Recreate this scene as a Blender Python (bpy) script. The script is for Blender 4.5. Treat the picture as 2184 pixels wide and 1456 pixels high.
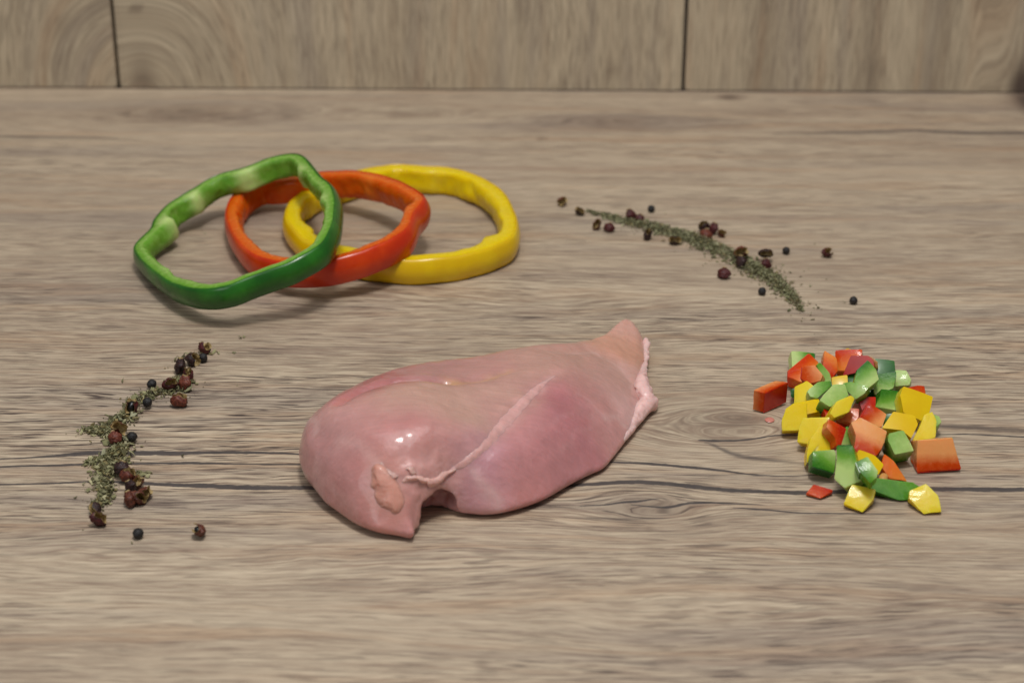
import bpy, math, random
import numpy as np
from mathutils import Vector, Matrix, noise as mnoise
from mathutils.bvhtree import BVHTree

for o in list(bpy.data.objects):
    bpy.data.objects.remove(o, do_unlink=True)
scene = bpy.context.scene
COL = scene.collection
rng = np.random.default_rng(7)
random.seed(7)

# ------------------------------------------------------------------ camera
FPX, CAM_H, PITCH, ROLL = 4200.0, 0.41, 26.0, 0.30
cam_d = bpy.data.cameras.new('camera')
cam = bpy.data.objects.new('camera', cam_d)
COL.objects.link(cam)
scene.camera = cam
cam_d.sensor_width = 22.3
cam_d.lens = FPX / 2184.0 * 22.3
cam_d.clip_start, cam_d.clip_end = 0.02, 20.0
CR = Matrix.Rotation(math.radians(90 - PITCH), 3, 'X') @ Matrix.Rotation(math.radians(ROLL), 3, 'Z')
CO = Vector((0, 0, CAM_H))
cam.matrix_world = Matrix.Translation(CO) @ CR.to_4x4()
cam_d.dof.use_dof = True
cam_d.dof.focus_distance = 0.862
cam_d.dof.aperture_fstop = 5.8
cam_d.dof.aperture_blades = 7

# ------------------------------------------------------------------ world, lamps, exposure
world = bpy.data.worlds.new('World')
scene.world = world
world.use_nodes = True
bg = world.node_tree.nodes['Background']
bg.inputs['Color'].default_value = (0.92, 0.96, 1.0, 1)
bg.inputs['Strength'].default_value = 0.16


def lamp(name, loc, target, size, power, color, size_y=None):
    d = bpy.data.lights.new(name, 'AREA')
    d.shape = 'RECTANGLE' if size_y else 'DISK'
    d.size = size
    if size_y:
        d.size_y = size_y
    d.energy = power
    d.color = color
    o = bpy.data.objects.new(name, d)
    COL.objects.link(o)
    o.location = loc
    o.rotation_euler = (Vector(target) - Vector(loc)).to_track_quat('-Z', 'Y').to_euler()
    return o


lamp('ceiling_lamp', (0.05, 0.50, 1.25), (0.02, 0.84, 0.0), 0.24, 7.8, (1.0, 0.97, 0.93))
lamp('overhead_fill', (0.0, 0.60, 1.7), (0.0, 0.85, 0.0), 1.5, 10.5, (0.97, 0.98, 1.0), 1.2)  # added soft fill from above, takes over part of the world ambient
lamp('camera_side_fill', (-1.3, -0.7, 1.3), (0.0, 0.9, 0.0), 1.0, 6.5, (0.95, 0.98, 1.0), 0.8)  # fill from an unseen source behind the camera, on its left

scene.view_settings.view_transform = 'Standard'
scene.view_settings.look = 'None'
scene.view_settings.exposure = 0.0
scene.view_settings.gamma = 1.0
scene.view_settings.use_curve_mapping = False
scene.render.engine = 'CYCLES'
scene.cycles.max_bounces = 8
scene.cycles.use_denoising = True


# ------------------------------------------------------------------ pixel helpers (photograph pixels 2184 x 1456)
def ray(px, py):
    d = CR @ Vector(((px - 1092) / FPX, -(py - 728) / FPX, -1.0))
    return d.normalized()


def on_plane(px, py, p0, n):
    d = ray(px, py)
    t = (Vector(p0) - CO).dot(n) / d.dot(n)
    return CO + d * t


def on_z(px, py, z=0.0):
    return on_plane(px, py, (0, 0, z), Vector((0, 0, 1)))


def proj(p):
    q = CR.transposed() @ (Vector(p) - CO)
    return (1092 + q.x / -q.z * FPX, 728 - q.y / -q.z * FPX)


def s2l(c):
    return tuple(((v / 255 / 12.92) if v / 255 <= 0.04045 else ((v / 255 + 0.055) / 1.055) ** 2.4) for v in c)


# ------------------------------------------------------------------ object helpers
def link(name, mesh, mat=None, parent=None, smooth=True):
    o = bpy.data.objects.new(name, mesh)
    COL.objects.link(o)
    if mat:
        mesh.materials.append(mat)
    if parent:
        o.parent = parent
    if smooth:
        mesh.shade_smooth()
    return o


def mesh_np(name, verts, faces, attrs=None, colors=None):
    me = bpy.data.meshes.new(name)
    verts = np.asarray(verts, dtype=float)
    if isinstance(faces, np.ndarray):
        faces = faces.tolist()
    me.from_pydata(verts.tolist(), [], faces)
    me.update()
    if colors is not None:
        a = me.attributes.new('col', 'FLOAT_COLOR', 'POINT')
        c = np.ones((len(verts), 4))
        c[:, :3] = colors
        a.data.foreach_set('color', c.astype(np.float32).ravel())
    for k, v in (attrs or {}).items():
        v = np.asarray(v, dtype=np.float32)
        if v.ndim == 1:
            a = me.attributes.new(k, 'FLOAT', 'POINT')
            a.data.foreach_set('value', v)
        else:
            a = me.attributes.new(k, 'FLOAT_VECTOR', 'POINT')
            a.data.foreach_set('vector', v.ravel())
    return me


def empty(name, loc, label=None, cat=None, group=None):
    o = bpy.data.objects.new(name, None)
    COL.objects.link(o)
    o.location = loc
    o.empty_display_size = 0.005
    tag(o, label, cat, group)
    return o


def tag(o, label=None, cat=None, group=None, kind=None):
    if label:
        o['label'] = label
    if cat:
        o['category'] = cat
    if group:
        o['group'] = group
    if kind:
        o['kind'] = kind
    return o


# ------------------------------------------------------------------ node helpers
class NT:
    def __init__(self, name):
        self.m = bpy.data.materials.new(name)
        self.m.use_nodes = True
        self.t = self.m.node_tree
        self.b = self.t.nodes['Principled BSDF']

    def n(self, typ, **kw):
        nd = self.t.nodes.new(typ)
        for k, v in kw.items():
            setattr(nd, k, v)
        return nd

    def set(self, sock, v):
        if isinstance(v, bpy.types.NodeSocket):
            self.t.links.new(v, sock)
        elif v is not None:
            sock.default_value = v

    def math(self, op, a, b=None, c=None, clamp=False):
        nd = self.n('ShaderNodeMath', operation=op, use_clamp=clamp)
        for i, v in enumerate((a, b, c)):
            if v is not None:
                self.set(nd.inputs[i], v)
        return nd.outputs[0]

    def xyz(self, x, y, z=0.0):
        nd = self.n('ShaderNodeCombineXYZ')
        for i, v in enumerate((x, y, z)):
            self.set(nd.inputs[i], v)
        return nd.outputs[0]

    def noise(self, vec, scale, detail=3.0, rough=0.55, dist=0.0):
        nd = self.n('ShaderNodeTexNoise')
        self.set(nd.inputs['Vector'], vec)
        nd.inputs['Scale'].default_value = scale
        nd.inputs['Detail'].default_value = detail
        nd.inputs['Roughness'].default_value = rough
        nd.inputs['Distortion'].default_value = dist
        return nd.outputs['Fac']

    def smooth(self, v, lo, hi, a=0.0, b=1.0):
        nd = self.n('ShaderNodeMapRange', interpolation_type='SMOOTHSTEP')
        self.set(nd.inputs[0], v)
        for i, q in enumerate((lo, hi, a, b)):
            self.set(nd.inputs[1 + i], q)
        return nd.outputs[0]

    def mix(self, f, a, b, blend='MIX'):
        nd = self.n('ShaderNodeMix', data_type='RGBA', blend_type=blend)
        self.set(nd.inputs[0], f)
        for s, v in ((nd.inputs[6], a), (nd.inputs[7], b)):
            if isinstance(v, tuple) and len(v) == 3:
                v = v + (1,)
            self.set(s, v)
        return nd.outputs[2]

    def attr(self, name):
        return self.n('ShaderNodeAttribute', attribute_name=name)

    def bump(self, h, strength, dist):
        nd = self.n('ShaderNodeBump')
        nd.inputs['Strength'].default_value = strength
        nd.inputs['Distance'].default_value = dist
        self.set(nd.inputs['Height'], h)
        self.t.links.new(nd.outputs[0], self.b.inputs['Normal'])
        return nd

    def p(self, **kw):
        for k, v in kw.items():
            self.set(self.b.inputs[k.replace('_', ' ')], v)


# ------------------------------------------------------------------ wood
def wood_material(name, ncracks, light, mid, dark, contrast=1.0, fig=False):
    t = NT(name)
    fl = t.attr('flow')
    sep = t.n('ShaderNodeSeparateXYZ')
    t.t.links.new(fl.outputs['Vector'], sep.inputs[0])
    u, v, tone = sep.outputs
    # gentle undulation of the grain
    w1 = t.noise(t.xyz(t.math('MULTIPLY', u, 9.0), t.math('MULTIPLY', v, 26.0)), 1.0, 2.0)
    w2 = t.noise(t.xyz(t.math('MULTIPLY', u, 55.0), t.math('MULTIPLY', v, 160.0), 3.0), 1.0, 2.0)
    vv = t.math('ADD', v, t.math('MULTIPLY', t.math('SUBTRACT', w1, 0.5), 0.011))
    vv = t.math('ADD', vv, t.math('MULTIPLY', t.math('SUBTRACT', w2, 0.5), 0.0018))

    def nz(su, sv, z, det=3.0, r=0.55):
        return t.noise(t.xyz(t.math('MULTIPLY', u, su), t.math('MULTIPLY', vv, sv), z), 1.0, det, r)
    broad = nz(2.2, 16, 1.0, 3)
    band = nz(4.0, 85, 5.0, 3)
    fibre = nz(34, 640, 9.0, 4, 0.68)
    fine = nz(60, 1150, 13.0, 2, 0.6)
    # long thin dark grain lines: contour lines of a stretched noise
    la = nz(6.5, 200, 51.0, 3, 0.6)
    lb = nz(14.0, 480, 57.0, 2, 0.55)
    line_a = t.smooth(t.math('ABSOLUTE', t.math('SUBTRACT', la, 0.5)), 0.006, 0.030, 1.0, 0.0)
    line_b = t.smooth(t.math('ABSOLUTE', t.math('SUBTRACT', lb, 0.47)), 0.008, 0.045, 1.0, 0.0)
    brk_a = t.smooth(nz(22, 260, 61.0, 2), 0.42, 0.62)
    brk_b = t.smooth(nz(30, 420, 67.0, 2), 0.44, 0.60)
    patch = t.smooth(nz(3.2, 22, 71.0, 2), 0.32, 0.58, 0.35, 1.0)
    pore = nz(46, 950, 17.0, 2, 0.5)
    if fig:
        fg = t.attr('figure').outputs['Fac']
        fg = t.math('MULTIPLY', fg, t.smooth(nz(3.0, 14, 77.0, 2), 0.35, 0.62, 0.75, 1.15))
    else:
        fg = t.math('ADD', 0.75, 0.0)
    # light <-> mid
    lum = t.math('MULTIPLY', t.math('MULTIPLY', t.math('SUBTRACT', fibre, 0.5), 3.4 * contrast), fg)
    lum = t.math('ADD', lum, t.math('MULTIPLY', t.math('SUBTRACT', band, 0.5), 1.3 * contrast))
    lum = t.math('ADD', lum, t.math('MULTIPLY', t.math('SUBTRACT', broad, 0.5), 0.9))
    lum = t.math('ADD', lum, t.math('MULTIPLY', t.math('MULTIPLY', t.math('SUBTRACT', fine, 0.5), 2.4 * contrast), fg))
    lum = t.math('SUBTRACT', lum, t.math('MULTIPLY', tone, 0.55))
    f = t.smooth(lum, -0.95, 0.95)
    col = t.mix(f, mid, light)
    # warm streaks and greyish-violet bands
    warm = t.smooth(nz(6, 80, 33.0, 3), 0.5, 0.68)
    col = t.mix(t.math('MULTIPLY', warm, 0.34 * contrast), col, s2l((172, 136, 104)))
    cool = t.smooth(nz(3, 38, 41.0, 3), 0.48, 0.68)
    col = t.mix(t.math('MULTIPLY', cool, 0.34), col, s2l((128, 117, 112)))
    # dark grain lines and pore dashes
    pa = t.math('MULTIPLY', line_a, t.math('MULTIPLY', brk_a, 0.75))
    pb = t.math('MULTIPLY', line_b, t.math('MULTIPLY', brk_b, 0.85))
    pc = t.math('MULTIPLY', t.smooth(pore, 0.555, 0.64), 0.9)
    pd = t.math('MULTIPLY', t.math('MAXIMUM', pa, t.math('MAXIMUM', pb, pc)), patch)
    col = t.mix(t.math('MULTIPLY', t.math('MULTIPLY', pd, 0.85 * contrast), fg, clamp=True), col, dark)
    # knots
    col = t.mix(t.math('MULTIPLY', t.math('MAXIMUM', tone, 0.0), 0.62), col, s2l((92, 78, 68)))
    # printed cracks
    crackm = None
    geo = t.n('ShaderNodeNewGeometry')
    wig = t.math('MULTIPLY', t.math('SUBTRACT', t.noise(geo.outputs['Position'], 260.0, 3.0), 0.5), 1.0)
    wob = t.math('MULTIPLY', t.math('SUBTRACT', t.noise(geo.outputs['Position'], 45.0, 2.0), 0.5), 1.0)
    for k in range(ncracks):
        a = t.attr('crack%d' % k)
        s = t.n('ShaderNodeSeparateXYZ')
        t.t.links.new(a.outputs['Vector'], s.inputs[0])
        d, hw, soft = s.outputs
        d = t.math('ADD', d, t.math('MULTIPLY', wob, 0.0022))
        hwn = t.math('MULTIPLY', hw, t.math('ADD', t.math('MULTIPLY', wig, 1.1), 1.0))
        q = t.math('SUBTRACT', t.math('ABSOLUTE', d), hwn)
        edge = t.math('ADD', t.math('MULTIPLY', soft, 0.003), 0.0003)
        m = t.smooth(q, t.math('MULTIPLY', edge, -1.0), edge, 1.0, 0.0)
        m = t.math('MULTIPLY', m, t.smooth(hw, 0.0, 0.0003))
        m = t.math('MULTIPLY', m, t.math('SUBTRACT', 1.0, t.math('MULTIPLY', soft, 0.5)))
        crackm = m if crackm is None else t.math('MAXIMUM', crackm, m)
    h = fine
    if crackm is not None:
        ccol = t.mix(t.noise(geo.outputs['Position'], 300.0, 3.0), s2l((52, 48, 50)), s2l((78, 72, 72)))
        col = t.mix(t.math('MULTIPLY', crackm, 0.93), col, ccol)
    t.p(Base_Color=col, Roughness=t.math('ADD', t.math('MULTIPLY', fine, 0.16), 0.42))
    t.b.inputs['Specular IOR Level'].default_value = 0.42
    t.bump(h, 0.25, 0.0003)
    return t.m


def interp_poly(pts, xs):
    pts = sorted(pts)
    X = np.array([p[0] for p in pts])
    # smooth the polyline by resampling with cosine-free cubic (Catmull-like) via dense linear + blur
    out = []
    for k in range(1, len(pts[0])):
        out.append(np.interp(xs, X, np.array([p[k] for p in pts])))
    return X[0], X[-1], out


def px_len(px, py):
    """metres of table depth per pixel of picture height, at a table point"""
    a, b = on_z(px, py - 2), on_z(px, py + 2)
    return abs(a.y - b.y) / 4.0


# cracks printed in the laminate: (points x, y, thickness in pixels), softness
CRACKS = [
    ([(-60, 980, 3), (60, 976, 3), (130, 971, 6), (200, 965, 10), (290, 966, 11), (350, 966, 9), (430, 965, 6), (520, 965, 6), (610, 966, 4), (690, 972, 1)], 0.0),
    ([(-60, 997, 4), (80, 993, 4), (170, 990, 5), (300, 988, 4), (400, 987, 5), (520, 989, 3), (650, 989, 3), (760, 990, 1)], 0.0),
    ([(-60, 1034, 3), (100, 1030, 4), (200, 1026, 4), (310, 1030, 6), (420, 1036, 9), (520, 1040, 10), (600, 1040, 8), (700, 1040, 9), (900, 1045, 7), (1100, 1044, 5), (1195, 1038, 4), (1240, 1034, 6), (1300, 1029, 7), (1360, 1026, 8), (1420, 1030, 8), (1480, 1038, 9), (1560, 1045, 8), (1640, 1049, 7), (1720, 1050, 9), (1800, 1047, 9), (1900, 1043, 10), (2000, 1042, 9), (2100, 1043, 9), (2250, 1045, 8)], 0.0),
    ([(1290, 985, 3), (1330, 987, 4), (1380, 988, 5), (1440, 993, 6), (1500, 999, 6), (1550, 1004, 4), (1600, 1012, 3), (1680, 1015, 2), (1760, 1012, 2), (1900, 1006, 1)], 0.0),
    ([(1230, 1080, 1), (1270, 1078, 3), (1300, 1076, 3), (1332, 1069, 5), (1345, 1071, 5), (1400, 1063, 2), (1415, 1061, 0)], 0.0),
    ([(1345, 1075, 1), (1380, 1079, 3), (1420, 1082, 4), (1440, 1080, 6), (1460, 1073, 5), (1520, 1070, 4), (1560, 1074, 4), (1610, 1076, 2), (1660, 1078, 0)], 0.0),
    ([(1560, 1082, 1), (1600, 1085, 3), (1640, 1087, 4), (1700, 1094, 3), (1760, 1095, 3), (1900, 1096, 2), (2000, 1094, 0)], 0.0),
    ([(1490, 939, 1), (1510, 940, 6), (1550, 940, 4), (1600, 937, 3), (1630, 932, 3), (1660, 928, 3), (1700, 928, 3), (1760, 930, 2), (1850, 932, 0)], 0.0),
    ([(1505, 942, 2), (1530, 953, 8), (1555, 966, 10), (1590, 974, 8), (1650, 982, 5), (1730, 990, 2)], 0.5),
    ([(1960, 908, 2), (2020, 909, 9), (2090, 913, 12), (2150, 916, 11), (2250, 919, 8)], 0.55),
    ([(1990, 926, 1), (2050, 925, 3), (2120, 928, 3), (2250, 933, 2)], 0.0),
    ([(1650, 286, 1), (1740, 284, 4), (1850, 282, 5), (1950, 278, 6), (2060, 284, 7), (2250, 284, 6)], 0.5),
    ([(-60, 290, 5), (60, 292, 6), (180, 294, 4), (260, 296, 1)], 0.7),
    ([(1240, 1103, 1), (1300, 1106, 2), (1360, 1106, 2), (1420, 1103, 0)], 0.3),
]
# knots: centre px, half size px (x, y), strength of warp, darkness
KNOTS = [
    (1385, 1080, 150, 42, 1.25, 0.55), (1530, 905, 200, 62, 1.2, 0.42), (1600, 905, 70, 22, 0.9, 0.35),
    (420, 245, 300, 30, 1.3, 0.55), (880, 240, 260, 22, 1.25, 0.42), (1320, 262, 250, 20, 1.2, 0.4),
    (1555, 208, 34, 8, 0.8, 1.3), (1155, 296, 14, 6, 0.0, 0.8), (2194, 218, 44, 36, 0.0, 1.9),
    (700, 640, 260, 40, 0.6, 0.05), (1150, 620, 300, 50, 0.6, 0.05), (250, 1180, 320, 50, 0.6, 0.0),
    (1440, 1300, 420, 90, 0.7, -0.05), (1532, 1115, 6, 4, 0.0, 2.2), (1385, 1128, 12, 6, 0.0, 0.5), (1030, 1420, 14, 22, 0.0, 0.35),
    (560, 1010, 40, 12, 0.5, 0.2), (1800, 180, 60, 30, 0.0, 0.0), (1000, 1200, 400, 50, 0.5, 0.0),
]
WALL_Y = on_z(1092, 193).y


def build_table():
    x0, x1, y0, y1 = -0.62, 0.62, 0.42, WALL_Y
    nx, ny = 420, 270
    xs = np.linspace(x0, x1, nx)
    ys = np.linspace(y0, y1, ny)
    X, Y = np.meshgrid(xs, ys)
    X, Y = X.ravel(), Y.ravel()
    Vv = Y.copy()
    tone = np.zeros_like(Y)
    for (cx, cy, hx, hy, k, dk) in KNOTS:
        c = on_z(cx, cy)
        a = abs(on_z(cx + hx, cy).x - c.x)
        b = px_len(cx, cy) * hy
        g = np.exp(-(((X - c.x) / a) ** 2 + ((Y - c.y) / b) ** 2))
        Vv -= k * (Y - c.y) * g
        g2 = np.exp(-(((X - c.x) / (a * .62)) ** 2 + ((Y - c.y) / (b * .62)) ** 2))
        tone += dk * g2
    attrs = {'flow': np.stack([X, Vv, tone], 1)}
    ya, yb = on_z(1092, 1010).y, on_z(1092, 600).y
    figure = 0.60 + 0.26 / (1 + np.exp((Y - ya) / .03)) + 0.62 / (1 + np.exp(-(Y - ya) / .018)) / (1 + np.exp((Y - yb) / .03))
    for i, (pts, soft) in enumerate(CRACKS):
        P = []
        # densify in picture space, smoothing the bends
        pxs = np.array([p[0] for p in pts], float)
        dense = np.arange(pxs[0], pxs[-1], 8.0)
        py = np.interp(dense, pxs, [p[1] for p in pts])
        pt = np.interp(dense, pxs, [p[2] for p in pts])
        ker = np.ones(5) / 5
        py = np.convolve(np.pad(py, 2, mode='edge'), ker, 'valid')
        pt = np.convolve(np.pad(pt, 2, mode='edge'), ker, 'valid')
        for a, b, c in zip(dense, py, pt):
            w = on_z(a, b)
            P.append((w.x, w.y, 0.5 * c * px_len(a, b)))
        lo, hi, (cy, hw) = interp_poly(P, X)
        end = np.minimum(X - lo, hi - X)
        hw = np.where(end < 0, np.maximum(end * 0.2, -0.002), hw)
        attrs['crack%d' % i] = np.stack([np.clip(Y - cy, -0.08, 0.08), hw, np.full_like(X, soft)], 1)
    V = np.stack([X, Y, np.zeros_like(X)], 1)
    idx = np.arange(nx * ny).reshape(ny, nx)
    F = np.stack([idx[:-1, :-1].ravel(), idx[:-1, 1:].ravel(), idx[1:, 1:].ravel(), idx[1:, :-1].ravel()], 1).tolist()
    # underside and edges of the board
    n0 = len(V)
    V = np.vstack([V, [[x0, y0, -.03], [x1, y0, -.03], [x1, y1, -.03], [x0, y1, -.03]]])
    attrs_fig = np.concatenate([figure, [.5] * 4])
    for k in attrs:
        attrs[k] = np.vstack([attrs[k], np.repeat(attrs[k][:1] * 0 + np.array([[0, 0.3, 0]]) * (0 if k != 'flow' else 1), 4, 0)])
    F.append([n0 + 3, n0 + 2, n0 + 1, n0])
    F.append([n0, n0 + 1] + idx[0, ::-1].tolist())
    F.append([n0 + 2, n0 + 3] + idx[-1, :].tolist())
    F.append([n0 + 3, n0] + idx[:, 0].tolist())
    F.append([n0 + 1, n0 + 2] + idx[::-1, -1].tolist())
    attrs['figure'] = attrs_fig
    me = mesh_np('tabletop', V, F, attrs)
    m = wood_material('wood_table', len(CRACKS), s2l((206, 188, 162)), s2l((146, 125, 107)), s2l((68, 56, 53)), 1.0, True)
    o = link('tabletop', me, m, smooth=False)
    tag(o, kind='structure')
    return o


def build_wall():
    m = wood_material('wood_wall', 0, s2l((212, 196, 168)), s2l((158, 141, 119)), s2l((96, 83, 72)), 0.8)
    dk = NT('joint_dark')
    dk.p(Base_Color=s2l((66, 60, 58)) + (1,), Roughness=0.8)
    yw = WALL_Y
    me = mesh_np('wall', [(-.8, yw + .0125, -.03), (.8, yw + .0125, -.03), (.8, yw + .0125, .32), (-.8, yw + .0125, .32),
                          (-.8, yw + .03, -.03), (.8, yw + .03, -.03), (.8, yw + .03, .32), (-.8, yw + .03, .32)],
                 [(0, 1, 2, 3), (5, 4, 7, 6), (0, 4, 5, 1), (3, 2, 6, 7), (1, 5, 6, 2), (0, 3, 7, 4)])
    wall = link('wall', me, dk.m, smooth=False)
    tag(wall, kind='structure')

    def wx(px, py):
        return on_plane(px, py, (0, yw, 0), Vector((0, 1, 0))).x
    j1, j2 = wx(245, 100), wx(1461, 100)
    gap = 0.0012
    wk = on_plane(2184, 185, (0, yw, 0), Vector((0, 1, 0)))
    xc = wx(300, 120)
    for (a, b, seed) in ((-.78, j1 - gap, 1), (j1 + gap, j2 - gap, 2), (j2 + gap, .78, 3)):
        nx, nz_ = int((b - a) / .004), 70
        xs, zs = np.linspace(a, b, nx), np.linspace(0.0006, 0.30, nz_)
        X, Z = np.meshgrid(xs, zs)
        X, Z = X.ravel(), Z.ravel()
        Yf = np.full_like(X, yw + 0.0005)
        be = np.minimum(X - a, b - X)
        Yf += np.where(be < 0.001, 0.001, 0.0)
        w = np.exp(-((X - xc) / .085) ** 2) * (1 if seed < 3 else 0)
        arch = np.sqrt((X - xc) ** 2 + (.30 * (Z + .01)) ** 2) * np.where(X > xc, 1, -1)
        arch = np.sqrt((X - xc) ** 2 + (.75 * (Z + .012)) ** 2) + xc
        side = xc + np.abs(X - xc)
        vflow = np.where(True, (1 - w) * X + w * arch, X) if seed == 2 else ((1 - w) * X + w * (2 * xc - arch))
        xr = wx(2120, 60)
        if seed == 3:
            w3 = np.exp(-((X - xr) / .03) ** 2)
            vflow = (1 - w3) * X + w3 * (xr + np.sqrt((X - xr) ** 2 + (.12 * (Z - .2)) ** 2))
        tone = 0.7 * np.exp(-(((X - xc) / .008) ** 2 + ((Z - .0) / .018) ** 2)) if seed == 2 else np.zeros_like(X)
        if seed == 2:
            for (kx, ky, sx, sz, s) in ((290, 22, .003, .002, 1.2), (1305, 150, .004, .004, .45), (1430, 85, .002, .008, .35)):
                c = on_plane(kx, ky, (0, yw, 0), Vector((0, 1, 0)))
                tone += s * np.exp(-(((X - c.x) / sx) ** 2 + ((Z - c.z) / sz) ** 2))
        if seed == 3:
            tone += 2.0 * np.exp(-(((X - wk.x) / .008) ** 2 + ((Z - wk.z) / .015) ** 2))
            for (kx, s, amp) in ((1860, .006, .5), (2000, .01, .3), (1625, .012, .3)):
                tone += amp * np.exp(-((X - wx(kx, 100)) / s) ** 2)
        V = np.stack([X, Yf, Z], 1)
        fl = np.stack([Z * 1.0 + seed * 3.1, vflow + seed * .77, tone], 1)
        idx = np.arange(nx * nz_).reshape(nz_, nx)
        F = np.stack([idx[:-1, :-1].ravel(), idx[:-1, 1:].ravel(), idx[1:, 1:].ravel(), idx[1:, :-1].ravel()], 1).tolist()
        n0 = len(V)
        yb = yw + .0120
        V = np.vstack([V, [[a, yb, zs[0]], [b, yb, zs[0]], [b, yb, zs[-1]], [a, yb, zs[-1]]]])
        fl = np.vstack([fl, fl[[0, nx - 1, -1, -nx]]])
        F += [[n0 + 1, n0, n0 + 3, n0 + 2], [n0, n0 + 1] + idx[0, ::-1].tolist(), [n0 + 2, n0 + 3] + idx[-1, :].tolist(),
              [n0 + 3, n0] + idx[:, 0].tolist(), [n0 + 1, n0 + 2] + idx[::-1, -1].tolist()]
        link('panel', mesh_np('panel', V, F, {'flow': fl}), m, wall, smooth=False)


build_table()
build_wall()


# ------------------------------------------------------------------ implicit surfaces
def surface_nets(phi, origin, h):
    nx, ny, nz_ = phi.shape
    ins = phi < 0
    C = [(i, j, k) for i in (0, 1) for j in (0, 1) for k in (0, 1)]

    def cut(a, c):
        i, j, k = c
        return a[i:nx - 1 + i, j:ny - 1 + j, k:nz_ - 1 + k]
    cnt = sum(cut(ins, c).astype(np.int8) for c in C)
    mask = (cnt > 0) & (cnt < 8)
    cell = np.argwhere(mask)
    ids = -np.ones(mask.shape, dtype=np.int64)
    ids[mask] = np.arange(len(cell))
    vals = {c: cut(phi, c)[mask] for c in C}
    acc = np.zeros((len(cell), 3))
    num = np.zeros(len(cell))
    for a in C:
        for ax in range(3):
            if a[ax] == 0:
                b = list(a)
                b[ax] = 1
                va, vb = vals[a], vals[tuple(b)]
                cr = (va < 0) != (vb < 0)
                t = np.where(cr, va / np.where(cr, va - vb, 1), 0)
                p = np.tile(np.array(a, float), (len(cell), 1))
                p[:, ax] += t
                acc += p * cr[:, None]
                num += cr
    V = (cell + acc / num[:, None]) * h + np.array(origin)
    F = []
    for ax in range(3):
        o1, o2 = (ax + 1) % 3, (ax + 2) % 3
        sl = [slice(None)] * 3
        sl[ax] = slice(0, -1)
        s0 = ins[tuple(sl)]
        sl[ax] = slice(1, None)
        s1 = ins[tuple(sl)]
        e = np.argwhere(s0 != s1)
        e = e[(e[:, o1] > 0) & (e[:, o2] > 0) & (e[:, o1] < phi.shape[o1] - 1) & (e[:, o2] < phi.shape[o2] - 1)]
        flip = s0[tuple(e.T)]
        q = []
        for d1, d2 in ((1, 1), (0, 1), (0, 0), (1, 0)):
            c = e.copy()
            c[:, o1] -= d1
            c[:, o2] -= d2
            q.append(ids[tuple(c.T)])
        q = np.stack(q, 1)
        q[~flip] = q[~flip][:, ::-1]
        F.append(q)
    F = np.vstack(F)
    F = F[(F >= 0).all(1)]
    return V, F


def smooth_mesh(V, F, it, lam=0.5):
    e = np.vstack([F[:, [0, 1]], F[:, [1, 2]], F[:, [2, 3]], F[:, [3, 0]]])
    e = np.vstack([e, e[:, ::-1]])
    deg = np.bincount(e[:, 0], minlength=len(V)).astype(float)
    for s in range(it):
        for l in (lam, -lam * 1.04):
            S = np.stack([np.bincount(e[:, 0], V[e[:, 1], k], minlength=len(V)) for k in range(3)], 1)
            V = V + l * (S / deg[:, None] - V)
    return V


def fbm(P, scale, seed=0.0, octaves=3):
    out = np.empty(len(P))
    for i, p in enumerate(P):
        v, a, s = 0.0, 1.0, scale
        for k in range(octaves):
            v += a * mnoise.noise(Vector((p[0] * s + seed, p[1] * s + seed * 1.7, p[2] * s)))
            a *= 0.5
            s *= 2.0
        out[i] = v
    return out


def chain(parts, step=.0006):
    out = []
    for a, b in zip(parts[:-1], parts[1:]):
        pa, pb, ra, rb = np.array(a[0]), np.array(b[0]), np.array(a[1]), np.array(b[1])
        m = max(1, int(np.linalg.norm(pb - pa) / step))
        out += [(tuple(pa + (pb - pa) * t / m), tuple(ra + (rb - ra) * t / m)) for t in range(m)]
    return out + [parts[-1]]


def blob(parts, h, k=0.002, rough=0.0, seed=1.0, smooth=4):
    """smooth union of ellipsoids (centre, radii)"""
    c = np.array([p[0] for p in parts])
    r = np.array([p[1] if hasattr(p[1], '__len__') else (p[1],) * 3 for p in parts])
    lo, hi = (c - r).min(0) - 3 * h - .001, (c + r).max(0) + 3 * h + .001
    n = np.ceil((hi - lo) / h).astype(int) + 1
    G = np.stack(np.meshgrid(*[lo[i] + h * np.arange(n[i]) for i in range(3)], indexing='ij'), -1)
    acc = np.zeros(G.shape[:3])
    for ci, ri in zip(c, r):
        q = np.sqrt((((G - ci) / ri) ** 2).sum(-1))
        d = (q - 1) * ri.min()
        acc += np.exp(-d / k)
    phi = -k * np.log(acc + 1e-30)
    V, F = surface_nets(phi, lo, h)
    V = smooth_mesh(V, F, smooth)
    if rough:
        V = V + fbm(V, 260, seed)[:, None] * rough * np.array([[1, 1, .6]])
    V[:, 2] = np.maximum(V[:, 2], 0.0004)
    return V, F


# ------------------------------------------------------------------ chicken breast
def zc(X, Y):
    return 600 + X / 2.6, 660 + Y / 2.6


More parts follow.
